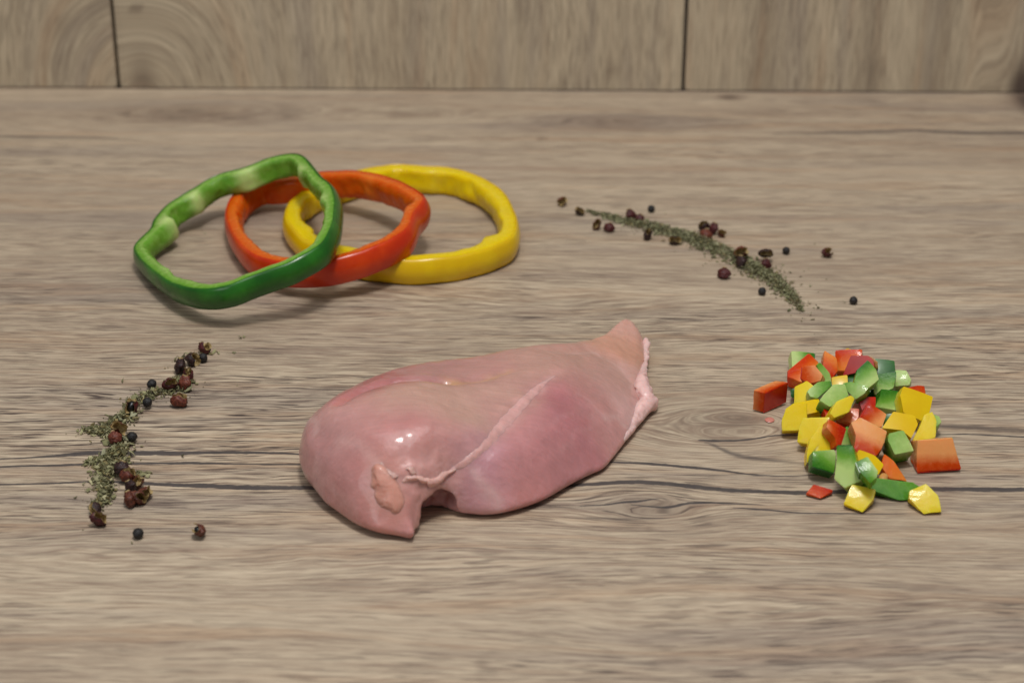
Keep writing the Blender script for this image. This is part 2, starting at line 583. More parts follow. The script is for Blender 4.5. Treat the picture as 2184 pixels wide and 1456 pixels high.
def meat_material(name, sss=0.45, rough=0.30, bump=0.42, coat=0.6):
    t = NT(name)
    a = t.attr('col')
    geo = t.n('ShaderNodeNewGeometry')
    n1 = t.noise(geo.outputs['Position'], 110.0, 4.0)
    n2 = t.noise(geo.outputs['Position'], 900.0, 2.0)
    # faint fibre lines along the muscle
    mp = t.n('ShaderNodeMapping')
    mp.inputs['Rotation'].default_value = (0, 0, math.radians(-38))
    mp.inputs['Scale'].default_value = (60, 700, 300)
    t.t.links.new(geo.outputs['Position'], mp.inputs[0])
    fib = t.noise(mp.outputs[0], 1.0, 2.0, 0.5, 0.4)
    k = t.math('ADD', t.math('MULTIPLY', t.math('SUBTRACT', n1, 0.5), 0.34), 1.0)
    k = t.math('ADD', k, t.math('MULTIPLY', t.math('SUBTRACT', fib, 0.5), 0.26))
    k = t.math('ADD', k, t.math('MULTIPLY', t.math('SUBTRACT', n2, 0.5), 0.08))
    kc = t.n('ShaderNodeCombineColor')
    for i in range(3):
        t.t.links.new(k, kc.inputs[i])
    col = t.mix(1.0, a.outputs['Color'], kc.outputs[0], 'MULTIPLY')
    t.p(Base_Color=col, Roughness=t.math('ADD', t.math('MULTIPLY', n1, 0.16), rough))
    t.b.inputs['Subsurface Weight'].default_value = sss
    t.b.inputs['Subsurface Radius'].default_value = (1.0, 0.42, 0.3)
    t.b.inputs['Subsurface Scale'].default_value = 0.005
    t.b.inputs['Specular IOR Level'].default_value = 0.3
    t.b.inputs['Coat Weight'].default_value = coat
    t.b.inputs['Coat Roughness'].default_value = 0.13
    n3 = t.noise(geo.outputs['Position'], 520.0, 4.0, 0.65)
    h = t.math('ADD', t.math('MULTIPLY', n3, 0.8), t.math('MULTIPLY', n1, 2.2))
    t.bump(h, bump, 0.0007)
    return t.m


CH_OUT = [(105, 780, 9, 22), (112, 870, 9, 22), (172, 958, 8, 20), (230, 1040, 6, 18), (290, 1092, 5, 16), (400, 1165, 5, 15), (520, 1210, 5, 14),
          (640, 1236, 4, 12), (715, 1246, 4, 8), (737, 1238, 4, 6), (746, 1205, 4, 9), (790, 1168, 4, 12), (850, 1142, 4, 14),
          (910, 1122, 4, 14), (980, 1112, 4, 13), (1060, 1116, 4, 12), (1130, 1121, 4, 13), (1230, 1112, 4, 14), (1370, 1075, 4, 14), (1480, 1030, 4, 13), (1600, 960, 4, 12),
          (1720, 905, 3, 11), (1795, 868, 3, 10), (1870, 780, 3, 9), (1930, 700, 3, 8), (1965, 640, 3, 7), (1990, 570, 3, 7), (2005, 450, 4, 6), (2018, 330, 4, 6),
          (2022, 250, 5, 6), (2005, 170, 6, 6), (1970, 120, 7, 7), (1920, 98, 8, 7), (1880, 105, 8, 7), (1830, 148, 7, 8), (1750, 225, 6, 10), (1600, 280, 6, 13), (1400, 335, 6, 15),
          (1250, 380, 6, 15), (1050, 425, 6, 15), (900, 430, 7, 15), (800, 445, 7, 16), (650, 480, 7, 18), (500, 515, 8, 20), (370, 570, 8, 22),
          (250, 640, 8, 24), (155, 705, 9, 24)]
CH_H = [(500, 560, 37), (700, 520, 39), (700, 700, 35), (500, 750, 32), (300, 700, 31), (850, 560, 37), (900, 750, 31), (1000, 600, 33),
        (600, 880, 26), (400, 950, 22), (280, 880, 24), (560, 1080, 14), (500, 1130, 10), (760, 780, 31), (840, 860, 25.5), (900, 900, 22), (820, 950, 20), (880, 960, 18.5),
        (450, 490, 37), (620, 420, 38.5), (800, 412, 38), (950, 440, 33.5),
        (480, 420, 32), (800, 338, 30), (1000, 335, 27), (1100, 400, 29), (1150, 470, 31),
        (1000, 860, 22.5), (1200, 660, 25.5), (1400, 460, 26.5),
        (1300, 720, 24), (1500, 560, 26.5), (1150, 850, 22), (1300, 880, 18.5), (1450, 800, 19.5), (1600, 600, 23.5), (1700, 450, 22),
        (1800, 350, 17), (1500, 300, 28), (1300, 350, 30), (1700, 280, 20), (1850, 550, 13), (1750, 700, 12), (1600, 850, 10), (1400, 980, 8),
        (1060, 1040, 12), (1000, 970, 17), (1150, 1060, 7), (700, 1110, 12),
        (1890, 230, 15), (1900, 130, 14), (1950, 350, 10), (1975, 250, 9), (1830, 220, 15)]
CH_COL = [(250, 700, (206, 160, 152)), (300, 850, (200, 150, 144)), (180, 900, (182, 122, 120)), (330, 1010, (186, 124, 120)), (500, 600, (198, 146, 138)),
          (700, 480, (200, 158, 142)), (800, 650, (190, 126, 124)), (700, 760, (190, 128, 124)), (900, 560, (202, 160, 144)), (1050, 620, (202, 162, 146)),
          (950, 780, (198, 148, 138)), (450, 430, (184, 122, 118)), (850, 335, (186, 136, 130)), (1100, 330, (190, 142, 132)), (960, 390, (202, 156, 124)), (1150, 365, (202, 156, 124)),
          (1250, 500, (202, 158, 144)), (1400, 330, (196, 152, 138)), (1650, 260, (198, 152, 138)), (1900, 200, (212, 158, 134)), (1900, 90, (214, 166, 150)),
          (1600, 510, (184, 116, 120)), (1560, 640, (186, 122, 124)), (1720, 470, (192, 140, 132)), (1850, 420, (196, 150, 140)), (1800, 650, (204, 150, 144)),
          (1350, 640, (196, 140, 136)), (1130, 830, (180, 136, 158)), (1000, 950, (164, 124, 146)), (1250, 820, (196, 142, 146)), (1400, 880, (200, 140, 138)),
          (1500, 780, (192, 130, 130)), (1600, 850, (196, 138, 136)), (1350, 1030, (202, 134, 124)), (1100, 1070, (202, 146, 144)), (1170, 1040, (214, 160, 156)),
          (600, 1100, (192, 130, 124)), (700, 1180, (196, 140, 134)), (450, 1130, (192, 136, 128)), (780, 900, (214, 160, 150)), (860, 930, (214, 164, 152)),
          (840, 1050, (204, 150, 138)), (700, 900, (218, 168, 162)), (1960, 600, (222, 178, 172)), (1950, 400, (208, 164, 152))]


def tps_fit(P, v, reg=1e-3):
    P = np.asarray(P, float)
    n = len(P)
    d = np.linalg.norm(P[:, None] - P[None], axis=-1)
    K = np.where(d > 0, d * d * np.log(d + 1e-12), 0) + reg * np.eye(n)
    A = np.zeros((n + 3, n + 3))
    A[:n, :n] = K
    A[:n, n] = 1
    A[:n, n + 1:] = P
    A[n, :n] = 1
    A[n + 1:, :n] = P.T
    w = np.linalg.solve(A, np.concatenate([v, np.zeros(3)]))

    def ev(Q):
        d = np.linalg.norm(Q[:, None] - P[None], axis=-1)
        return np.where(d > 0, d * d * np.log(d + 1e-12), 0) @ w[:n] + w[n] + Q @ w[n + 1:]
    return ev


def catmull(pts, m=6):
    P = np.asarray(pts, float)
    n = len(P)
    out = []
    for i in range(n):
        p0, p1, p2, p3 = P[i - 1], P[i], P[(i + 1) % n], P[(i + 2) % n]
        for k in range(m):
            t = k / m
            out.append(0.5 * ((2 * p1) + (-p0 + p2) * t + (2 * p0 - 5 * p1 + 4 * p2 - p3) * t * t + (-p0 + 3 * p1 - 3 * p2 + p3) * t ** 3))
    return np.array(out)


def poly_dist(Q, P):
    """signed distance (inside positive) and nearest vertex weight index"""
    best = np.full(len(Q), 1e9)
    bi = np.zeros(len(Q), int)
    inside = np.zeros(len(Q), bool)
    n = len(P)
    for i in range(n):
        a, b = P[i], P[(i + 1) % n]
        ab = b - a
        t = np.clip(((Q - a) @ ab) / (ab @ ab), 0, 1)
        d = np.linalg.norm(Q - (a + t[:, None] * ab), axis=1)
        m = d < best
        best[m] = d[m]
        bi[m] = i
        c = ((a[1] > Q[:, 1]) != (b[1] > Q[:, 1]))
        xi = (b[0] - a[0]) * (Q[:, 1] - a[1]) / (b[1] - a[1] + 1e-12) + a[0]
        inside ^= c & (Q[:, 0] < xi)
    return np.where(inside, best, -best), bi


def build_chicken():
    # outline in millimetres on the table
    o4 = []
    for X, Y, z, R in CH_OUT:
        w = on_z(*zc(X, Y), z * .001)
        o4.append((w.x * 1000, w.y * 1000, z, R))
    o4 = catmull(o4, 5)
    P = o4[:, :2]

    def field(Q, raw=False):
        d, bi = poly_dist(Q, P)
        # smooth edge parameters
        w = 1.0 / (np.linalg.norm(Q[:, None] - P[None], axis=-1) ** 2 + 4.0) ** 2
        w /= w.sum(1, keepdims=True)
        zo = w @ o4[:, 2]
        R = w @ o4[:, 3]
        tt = np.clip(d / R, 0, 1)
        f = np.sqrt(np.clip(1 - (1 - tt) ** 2, 0, 1))
        return d, zo, R, f
    cp, ch = [], []
    for X, Y, H in CH_H:
        w = on_z(*zc(X, Y), H * .001)
        cp.append((w.x * 1000, w.y * 1000))
        ch.append(H)
    cp, ch = np.array(cp), np.array(ch, float)
    d, zo, R, f = field(cp)
    tgt = zo + (ch - zo) / np.maximum(f, 0.9)
    c0 = cp.mean(0)
    ev = tps_fit((cp - c0) / 50, tgt, 0.022)

    h = 0.85
    lo, hi = P.min(0) - 3, P.max(0) + 3
    gx, gy = np.arange(lo[0], hi[0], h), np.arange(lo[1], hi[1], h)
    GX, GY = np.meshgrid(gx, gy, indexing='ij')
    Q = np.stack([GX.ravel(), GY.ravel()], 1)
    d, zo, R, f = field(Q)
    Hs = np.clip(ev((Q - c0) / 50), 4, 40)
    kr = np.exp(-(np.arange(-14, 15) * h / 4.0) ** 2 / 2)
    kr /= kr.sum()
    HH = Hs.reshape(GX.shape)
    for ax in (0, 1):
        HH = np.apply_along_axis(lambda m_: np.convolve(np.pad(m_, 14, mode='edge'), kr, 'valid'), ax, HH)
    Hs = HH.ravel()
    top = zo + (Hs - zo) * f
    T2 = top.reshape(GX.shape)
    k2 = np.exp(-(np.arange(-12, 13) * h / 3.6) ** 2 / 2)
    k2 /= k2.sum()
    for ax in (0, 1):
        T2 = np.apply_along_axis(lambda m_: np.convolve(np.pad(m_, 12, mode='edge'), k2, 'valid'), ax, T2)
    kb = np.clip((d - 2.5) / 6, 0, 1)
    kb = kb * kb * (3 - 2 * kb)
    top = top * (1 - kb) + T2.ravel() * kb
    # signed continuation outside the outline
    top = np.where(d > 0, top, zo + d * 1.5)

    def hit(X, Y, tp):
        """first point of the height field met by the sight line"""
        px, py = zc(X, Y)
        for z in np.arange(42, 1, -.4):
            w = on_z(px, py, z * .001)
            i = int(np.clip(round((w.x * 1000 - lo[0]) / h), 0, len(gx) - 1))
            j = int(np.clip(round((w.y * 1000 - lo[1]) / h), 0, len(gy) - 1))
            if tp[i * len(gy) + j] >= z:
                break
        return np.array((w.x * 1000, w.y * 1000))

    def carve(pts, depth, width, base):
        pl = np.array([hit(X, Y, base) for X, Y in pts])
        best = np.full(len(Q), 1e9)
        for a, b in zip(pl[:-1], pl[1:]):
            ab = b - a
            t = np.clip(((Q - a) @ ab) / (ab @ ab), 0, 1)
            best = np.minimum(best, np.linalg.norm(Q - (a + t[:, None] * ab), axis=1))
        return depth * np.exp(-(best / width) ** 2)
    base = top.copy()
    top = top - carve([(330, 500), (450, 440), (620, 392), (800, 384), (900, 390)], 3.0, 3.0, base)
    top = top - carve([(900, 392), (1000, 396), (1150, 368), (1260, 336)], 1.8, 3.6, base)
    top = top - carve([(960, 905), (1100, 815), (1210, 695), (1340, 555), (1450, 440)], 1.5, 4.0, base)
    top = top - carve([(950, 900), (930, 950), (930, 1010)], 2.5, 2.6, base)
    top = top + carve([(700, 930), (770, 935), (850, 945), (900, 915)], 2.0, 2.6, base)
    top = top - carve([(1480, 228), (1700, 228), (1830, 270), (1930, 400)], 0.9, 4.5, base)
    top = top + carve([(1110, 950), (1150, 1010), (1180, 1070)], 0.9, 2.2, base)
    top = top - carve([(1550, 640), (1680, 560)], 0.8, 9, base)
    top = top - carve([(180, 700), (330, 720), (500, 810)], 0.7, 5, base)
    top = top - carve([(620, 560), (820, 690)], 0.8, 8, base)
    P3 = np.stack([Q[:, 0], Q[:, 1], Q[:, 0] * 0], 1)
    top = top + carve([(690, 955), (760, 950), (850, 955), (915, 915)], 1.0, 4.5, base) * 1.6 * fbm(P3, .28, 6.0)
    top = top + 0.40 * fbm(P3, 0.08, 4.0) + 0.12 * fbm(P3, .3, 2.0)
    tt = np.clip(d / np.minimum(R * .5, 8), 0, 1)
    bot = zo * (1 - np.sqrt(np.clip(1 - (1 - tt) ** 2, 0, 1)))
    bot = np.where(d > 0, bot, zo - d * 1.5)
    gz = np.arange(-1.5, 44, h)
    TZ = top.reshape(GX.shape)[:, :, None]
    BZ = bot.reshape(GX.shape)[:, :, None]
    Z = gz[None, None, :]
    phi = np.maximum(Z - TZ, BZ + 0.35 - Z)
    phi = np.clip(phi, -4, 4)
    # cavity torn out between the two lobes
    cav = np.full(phi.shape, 9.0)
    for X, Y, z, r in ((870, 1150, 2, 8.5), (835, 1110, 4, 8.0), (800, 1075, 6, 6.5), (752, 1040, 8, 5.6), (722, 1012, 10, 4.6), (700, 992, 11, 3.0), (890, 985, 10, 3.2), (850, 1050, 7, 6.0), (905, 1040, 7, 4.6), (920, 985, 10, 2.4), (770, 1120, 3, 5)):
        w = on_z(*zc(X, Y), z * .001)
        dd = np.sqrt((GX[:, :, None] - w.x * 1000) ** 2 + (GY[:, :, None] - w.y * 1000 + 1.0) ** 2 + (Z - z) ** 2) - r
        cav = -1.2 * np.log(np.exp(-cav / 1.2) + np.exp(-np.clip(dd, -20, 20) / 1.2))
    phi = np.clip(np.log(np.exp(phi / .8) + np.exp(np.clip(-cav, -8, 8) / .8)) * .8, -4, 4)
    V, F = surface_nets(phi, (lo[0], lo[1], gz[0]), h)
    V = smooth_mesh(V, F, 7)
    cw = on_z(*zc(810, 1050), .007)
    near = np.exp(-(np.linalg.norm(V - np.array([cw.x * 1000, cw.y * 1000, 7.0]), axis=1) / 13.0) ** 2)
    near = np.where(near > .08, near, 0)
    idx_n = np.nonzero(near)[0]
    dn = np.stack([fbm(V[idx_n], .22, q_) for q_ in (1., 5., 9.)], 1)
    V[idx_n] += dn * near[idx_n, None] * 1.5
    V[:, 2] = np.maximum(V[:, 2], 0.3)
    # flesh colour
    kp = np.array([hit(X, Y, base) for X, Y, c in CH_COL])
    kc = np.array([s2l(c) for X, Y, c in CH_COL])
    sig = np.full(len(kp), 11.0)
    sig[[14, 15]] = 3.0
    sig[[27, 28]] = 8.0
    Vn = V[:, :2] + 3.0 * np.stack([fbm(V, .07, 3.), fbm(V, .07, 8.)], 1)
    ww = np.exp(-(np.linalg.norm(Vn[:, None] - kp[None], axis=-1) / sig) ** 2) + 1e-4 / (np.linalg.norm(Vn[:, None] - kp[None], axis=-1) + 3) ** 2
    colv = (ww @ kc) / ww.sum(1, keepdims=True)
    # pale membrane lines
    PALE = s2l((224, 192, 184))
    for pts, wdt, amt, tint in (([(1400, 700), (1600, 580), (1790, 470)], 1.3, .05, PALE), ([(1560, 790), (1700, 640), (1740, 560)], 1.0, .09, PALE), ([(1500, 230), (1750, 240), (1850, 300), (1930, 400)], .9, .25, PALE),
                                ([(330, 700), (440, 770), (520, 800)], 2.4, .22, PALE), ([(100, 700), (190, 690)], 1.6, .3, PALE), ([(1800, 620), (1860, 580), (1900, 650)], 1.6, .3, PALE),
                                ([(930, 890), (1010, 855), (1150, 735), (1260, 600), (1390, 462), (1450, 410), (1560, 340)], 2.6, .5, s2l((222, 168, 160))), ([(640, 905), (700, 930), (780, 945), (860, 945), (915, 905)], 3.4, .5, s2l((222, 172, 164))),
                                ([(545, 900), (580, 990), (620, 1070)], 6.0, .55, s2l((214, 152, 132))), ([(1080, 950), (1130, 1000), (1180, 1080)], 2.0, .4, PALE), ([(1650, 460), (1750, 560), (1830, 640)], .9, .15, PALE), ([(180, 900), (300, 1000), (420, 1080)], 1.5, .15, PALE),
                                ([(300, 515), (450, 442), (620, 392), (800, 386)], 1.4, .30, s2l((196, 130, 104))), ([(800, 386), (960, 392), (1150, 368), (1260, 332)], 1.5, .32, s2l((204, 160, 96)))):
        pl = np.array([hit(X, Y, base) for X, Y in pts])
        best = np.full(len(V), 1e9)
        for a, b in zip(pl[:-1], pl[1:]):
            ab = b - a
            t = np.clip(((Vn - a) @ ab) / (ab @ ab), 0, 1)
            best = np.minimum(best, np.linalg.norm(Vn - (a + t[:, None] * ab), axis=1))
        g = amt * np.exp(-(best / wdt) ** 2)
        colv = colv * (1 - g[:, None]) + np.array(tint) * g[:, None]
    colv = colv * np.array([[.96, .93, .95]])
    V = V * .001
    root = empty('chicken_breast', (float(V[:, 0].mean()), float(V[:, 1].mean()), 0),
                 'raw pink boneless chicken breast lying on the wooden table', 'chicken breast')
    base_loc = np.array(root.location)
    mt = meat_material('raw_meat')
    meat = link('meat', mesh_np('meat', V - base_loc, F, None, colv), mt, root)
    bvh = BVHTree.FromPolygons([tuple(v) for v in V], F.tolist())

    def surf(X, Y):
        loc, nrm, i, dd = bvh.ray_cast(CO, ray(*zc(X, Y)))
        if loc is None:
            w = on_z(*zc(X, Y), .008)
            return w, Vector((0, 0, 1))
        return loc, nrm
    fat = meat_material('fat', 0.4, 0.32, 0.5, 0.2)
    # diagonal fat strip
    sp = [(915, 900, 7), (960, 880, 13), (1010, 855, 20), (1080, 800, 21), (1150, 735, 22), (1200, 668, 29), (1260, 600, 32), (1330, 530, 27), (1390, 462, 26), (1450, 410, 13), (1530, 358, 6), (1585, 330, 2)]
    S = np.array(sp, float)
    tq = np.linspace(0, len(S) - 1, 90)
    C = np.stack([np.interp(tq, np.arange(len(S)), S[:, k]) for k in range(3)], 1)
    ker = np.ones(7) / 7
    for k in range(3):
        C[:, k] = np.convolve(np.pad(C[:, k], 3, mode='edge'), ker, 'valid')
    pts = [surf(a, b) for a, b, c in C]
    cen = np.array([p[0] for p in pts])
    nor = np.array([p[1] for p in pts])
    for k in range(3):
        cen[:, k] = np.convolve(np.pad(cen[:, k], 3, mode='edge'), ker, 'valid')
        nor[:, k] = np.convolve(np.pad(nor[:, k], 3, mode='edge'), ker, 'valid')
    tan = np.gradient(cen, axis=0)
    tan /= np.linalg.norm(tan, axis=1)[:, None]
    nor /= np.linalg.norm(nor, axis=1)[:, None]
    sid = np.cross(tan, nor)
    sv, m = [], 14
    for i in range(len(cen)):
        hw = C[i, 2] * .100 * .001 * (1 + .3 * mnoise.noise(Vector((i * .35, 1, 0))))
        for k in range(m):
            a = 2 * math.pi * k / m
            ww_ = hw * (1 + .4 * mnoise.noise(Vector((i * .4, math.cos(a) * 2, 5))))
            th = min(.0005, hw * .3)
            # follow the meat surface sideways
            q = cen[i] + sid[i] * math.cos(a) * ww_
            loc, nn, ii, dd = bvh.find_nearest(Vector(q))
            sv.append(np.array(loc) + nor[i] * (math.sin(a) * th - .0003 * abs(math.cos(a)) - .0001))
    sv = np.array(sv)
    sf = [[i * m + k, i * m + (k + 1) % m, (i + 1) * m + (k + 1) % m, (i + 1) * m + k] for i in range(len(cen) - 1) for k in range(m)]
    sf += [list(range(m))[::-1], [(len(cen) - 1) * m + k for k in range(m)]]
    fc = np.tile(np.array(s2l((226, 166, 160))), (len(sv), 1)) * (1 + .1 * fbm(sv, 300, 2.)[:, None])
    o = link('fat_strip', mesh_np('fat_strip', sv - base_loc, sf, None, fc), fat, root)
    o['label'] = 'pale pink diagonal strip of fat'
    # rounded orange flap at the thick end
    bl = []
    for X, Y, r, out in ((532, 880, 1.6, -1.1), (548, 925, 4.0, -3.0), (572, 970, 5.2, -4.0), (596, 1020, 5.6, -4.0), (622, 1062, 4.8, -2.8), (634, 1098, 2.6, -1.2)):
        p, n = surf(X, Y)
        bl.append((tuple(p - n * ((r * 1.1 - .6) * .001)), (r * .0011, r * .0011, r * .0011)))
    v, f_ = blob(chain(bl, .0012), .0006, .0008, .0007)
    hgt = np.array([np.linalg.norm(q - np.array(bvh.find_nearest(Vector(q))[0])) for q in v])
    mixk = np.clip(hgt / .0006, 0, 1)[:, None]
    cc = (np.array(s2l((196, 138, 126))) * (1 - mixk) + np.array(s2l((207, 148, 132))) * mixk) * (1 + .10 * fbm(v, 180, 4.)[:, None])
    o = link('fat_flap', mesh_np('fat_flap', v - base_loc, f_, None, cc), fat, root)
    o['label'] = 'rounded orange flap of fat at the thick end'
    # torn membrane around the notch: ragged low ridges
    def ridge(path, seed):
        b = []
        for X, Y, r in path:
            p, n = surf(X, Y)
            b.append((tuple(p - n * (.0005 * r)), (r * .0012, r * .0012, r * .0009)))
        b = chain(b, .0005)
        v, f_ = blob(b, .0004, .0003, .0011, seed, 2)
        cc = np.tile(np.array(s2l((220, 170, 160))), (len(v), 1)) * (1 + .16 * fbm(v, 350, 6.)[:, None])
        link('membrane', mesh_np('membrane', v - base_loc, f_, None, cc), fat, root)
    ridge([(672, 960, .5), (700, 935, 1.0), (745, 930, 1.2), (790, 945, 1.5), (835, 955, 1.5), (875, 940, 1.3), (905, 912, .9), (960, 885, .5)], 5.0)
    ridge([(690, 890, .5), (715, 880, .8), (735, 905, .8)], 9.0)
    ridge([(552, 850, .3), (556, 885, .5), (600, 905, .6), (640, 925, .5)], 3.0)
    # trimmed fat on the thin end
    bl = []
    for X, Y, z, r in ((2018, 165, 8, .3), (2026, 195, 7, 1.0), (2024, 230, 6, .7), (2022, 290, 6, .4), (2008, 350, 7, .9), (2000, 400, 8, 2.2), (2004, 440, 7.5, 2.8), (2022, 480, 6, 3.3), (2045, 510, 4.5, 2.6), (2066, 535, 2.6, 1.6),
                       (2040, 525, 4, 2.4), (2010, 540, 4.5, 3.0), (1988, 575, 4, 2.6), (1962, 618, 4, 1.8), (1940, 660, 3.6, 1.3), (1915, 700, 3.6, .8), (1885, 735, 3.6, .4)):
        w = on_z(*zc(X - 4, Y), z * .001)
        bl.append((tuple(w), (r * .001, r * .001, r * .0009)))
    v, f_ = blob(chain(bl), .0006, .0005, .0010, 5.0, 2)
    cc = np.tile(np.array(s2l((226, 184, 178))), (len(v), 1)) * (1 + .16 * fbm(v, 200, 9.)[:, None])
    o = link('fat_trim', mesh_np('fat_trim', v - base_loc, f_, None, cc), fat, root)
    o['label'] = 'pale trimmed fat edging the pointed end'


build_chicken()


# ------------------------------------------------------------------ pepper flesh and skin
def pepper_materials(key, skin_c, deep_c, mid_c, pale_c):
    t = NT('pepper_skin_' + key)
    geo = t.n('ShaderNodeNewGeometry')
    n = t.noise(geo.outputs['Position'], 60.0, 3.0)
    t.p(Base_Color=t.mix(t.smooth(n, .35, .7), s2l(skin_c[0]), s2l(skin_c[1])), Roughness=0.27)
    t.b.inputs['Subsurface Weight'].default_value = 0.15
    t.b.inputs['Subsurface Radius'].default_value = tuple(max(.1, c) for c in s2l(skin_c[1]))
    t.b.inputs['Subsurface Scale'].default_value = 0.003
    t.b.inputs['Specular IOR Level'].default_value = 0.5
    t.bump(t.noise(geo.outputs['Position'], 160.0, 2.0), 0.12, 0.0006)
    f = NT('pepper_flesh_' + key)
    g = f.attr('depth').outputs['Fac']
    geo = f.n('ShaderNodeNewGeometry')
    n = f.noise(geo.outputs['Position'], 330.0, 4.0, 0.6)
    n2 = f.noise(geo.outputs['Position'], 1500.0, 2.0)
    gg = f.math('ADD', g, f.math('MULTIPLY', f.math('SUBTRACT', n, 0.5), 0.35))
    ramp = f.n('ShaderNodeValToRGB')
    el = ramp.color_ramp.elements
    el[0].position, el[0].color = 0.02, s2l(deep_c) + (1,)
    el[1].position, el[1].color = 0.42, s2l(mid_c) + (1,)
    e = el.new(0.98)
    e.color = s2l(pale_c) + (1,)
    f.t.links.new(gg, ramp.inputs[0])
    col = f.mix(f.math('MULTIPLY', f.smooth(n2, .5, .7), .07), ramp.outputs[0], s2l(pale_c))
    f.p(Base_Color=col, Roughness=f.math('ADD', f.math('MULTIPLY', n, .2), .16))
    f.b.inputs['Subsurface Weight'].default_value = 0.7
    f.b.inputs['Subsurface Radius'].default_value = tuple(max(.12, c) for c in s2l(mid_c))
    f.b.inputs['Subsurface Scale'].default_value = 0.004
    f.b.inputs['Specular IOR Level'].default_value = 0.12
    f.b.inputs['Coat Weight'].default_value = 0.14
    f.b.inputs['Coat Roughness'].default_value = 0.06
    f.bump(f.math('ADD', n, f.math('MULTIPLY', n2, .4)), 0.28, 0.0005)
    return t.m, f.m


PM = {
    'g': pepper_materials('green', ((26, 86, 18), (42, 112, 26)), (54, 116, 26), (106, 156, 50), (182, 204, 126)),
    'r': pepper_materials('red', ((172, 20, 5), (200, 40, 8)), (178, 30, 4), (198, 72, 8), (230, 160, 98)),
    'o': pepper_materials('orange', ((196, 46, 2), (214, 66, 4)), (200, 54, 6), (212, 90, 12), (226, 134, 50)),
    'y': pepper_materials('yellow', ((226, 182, 2), (234, 196, 4)), (226, 188, 4), (226, 196, 10), (228, 208, 72)),
}


def zr(X, Y):
    return 260 + X / 2.482, 300 + Y / 2.482


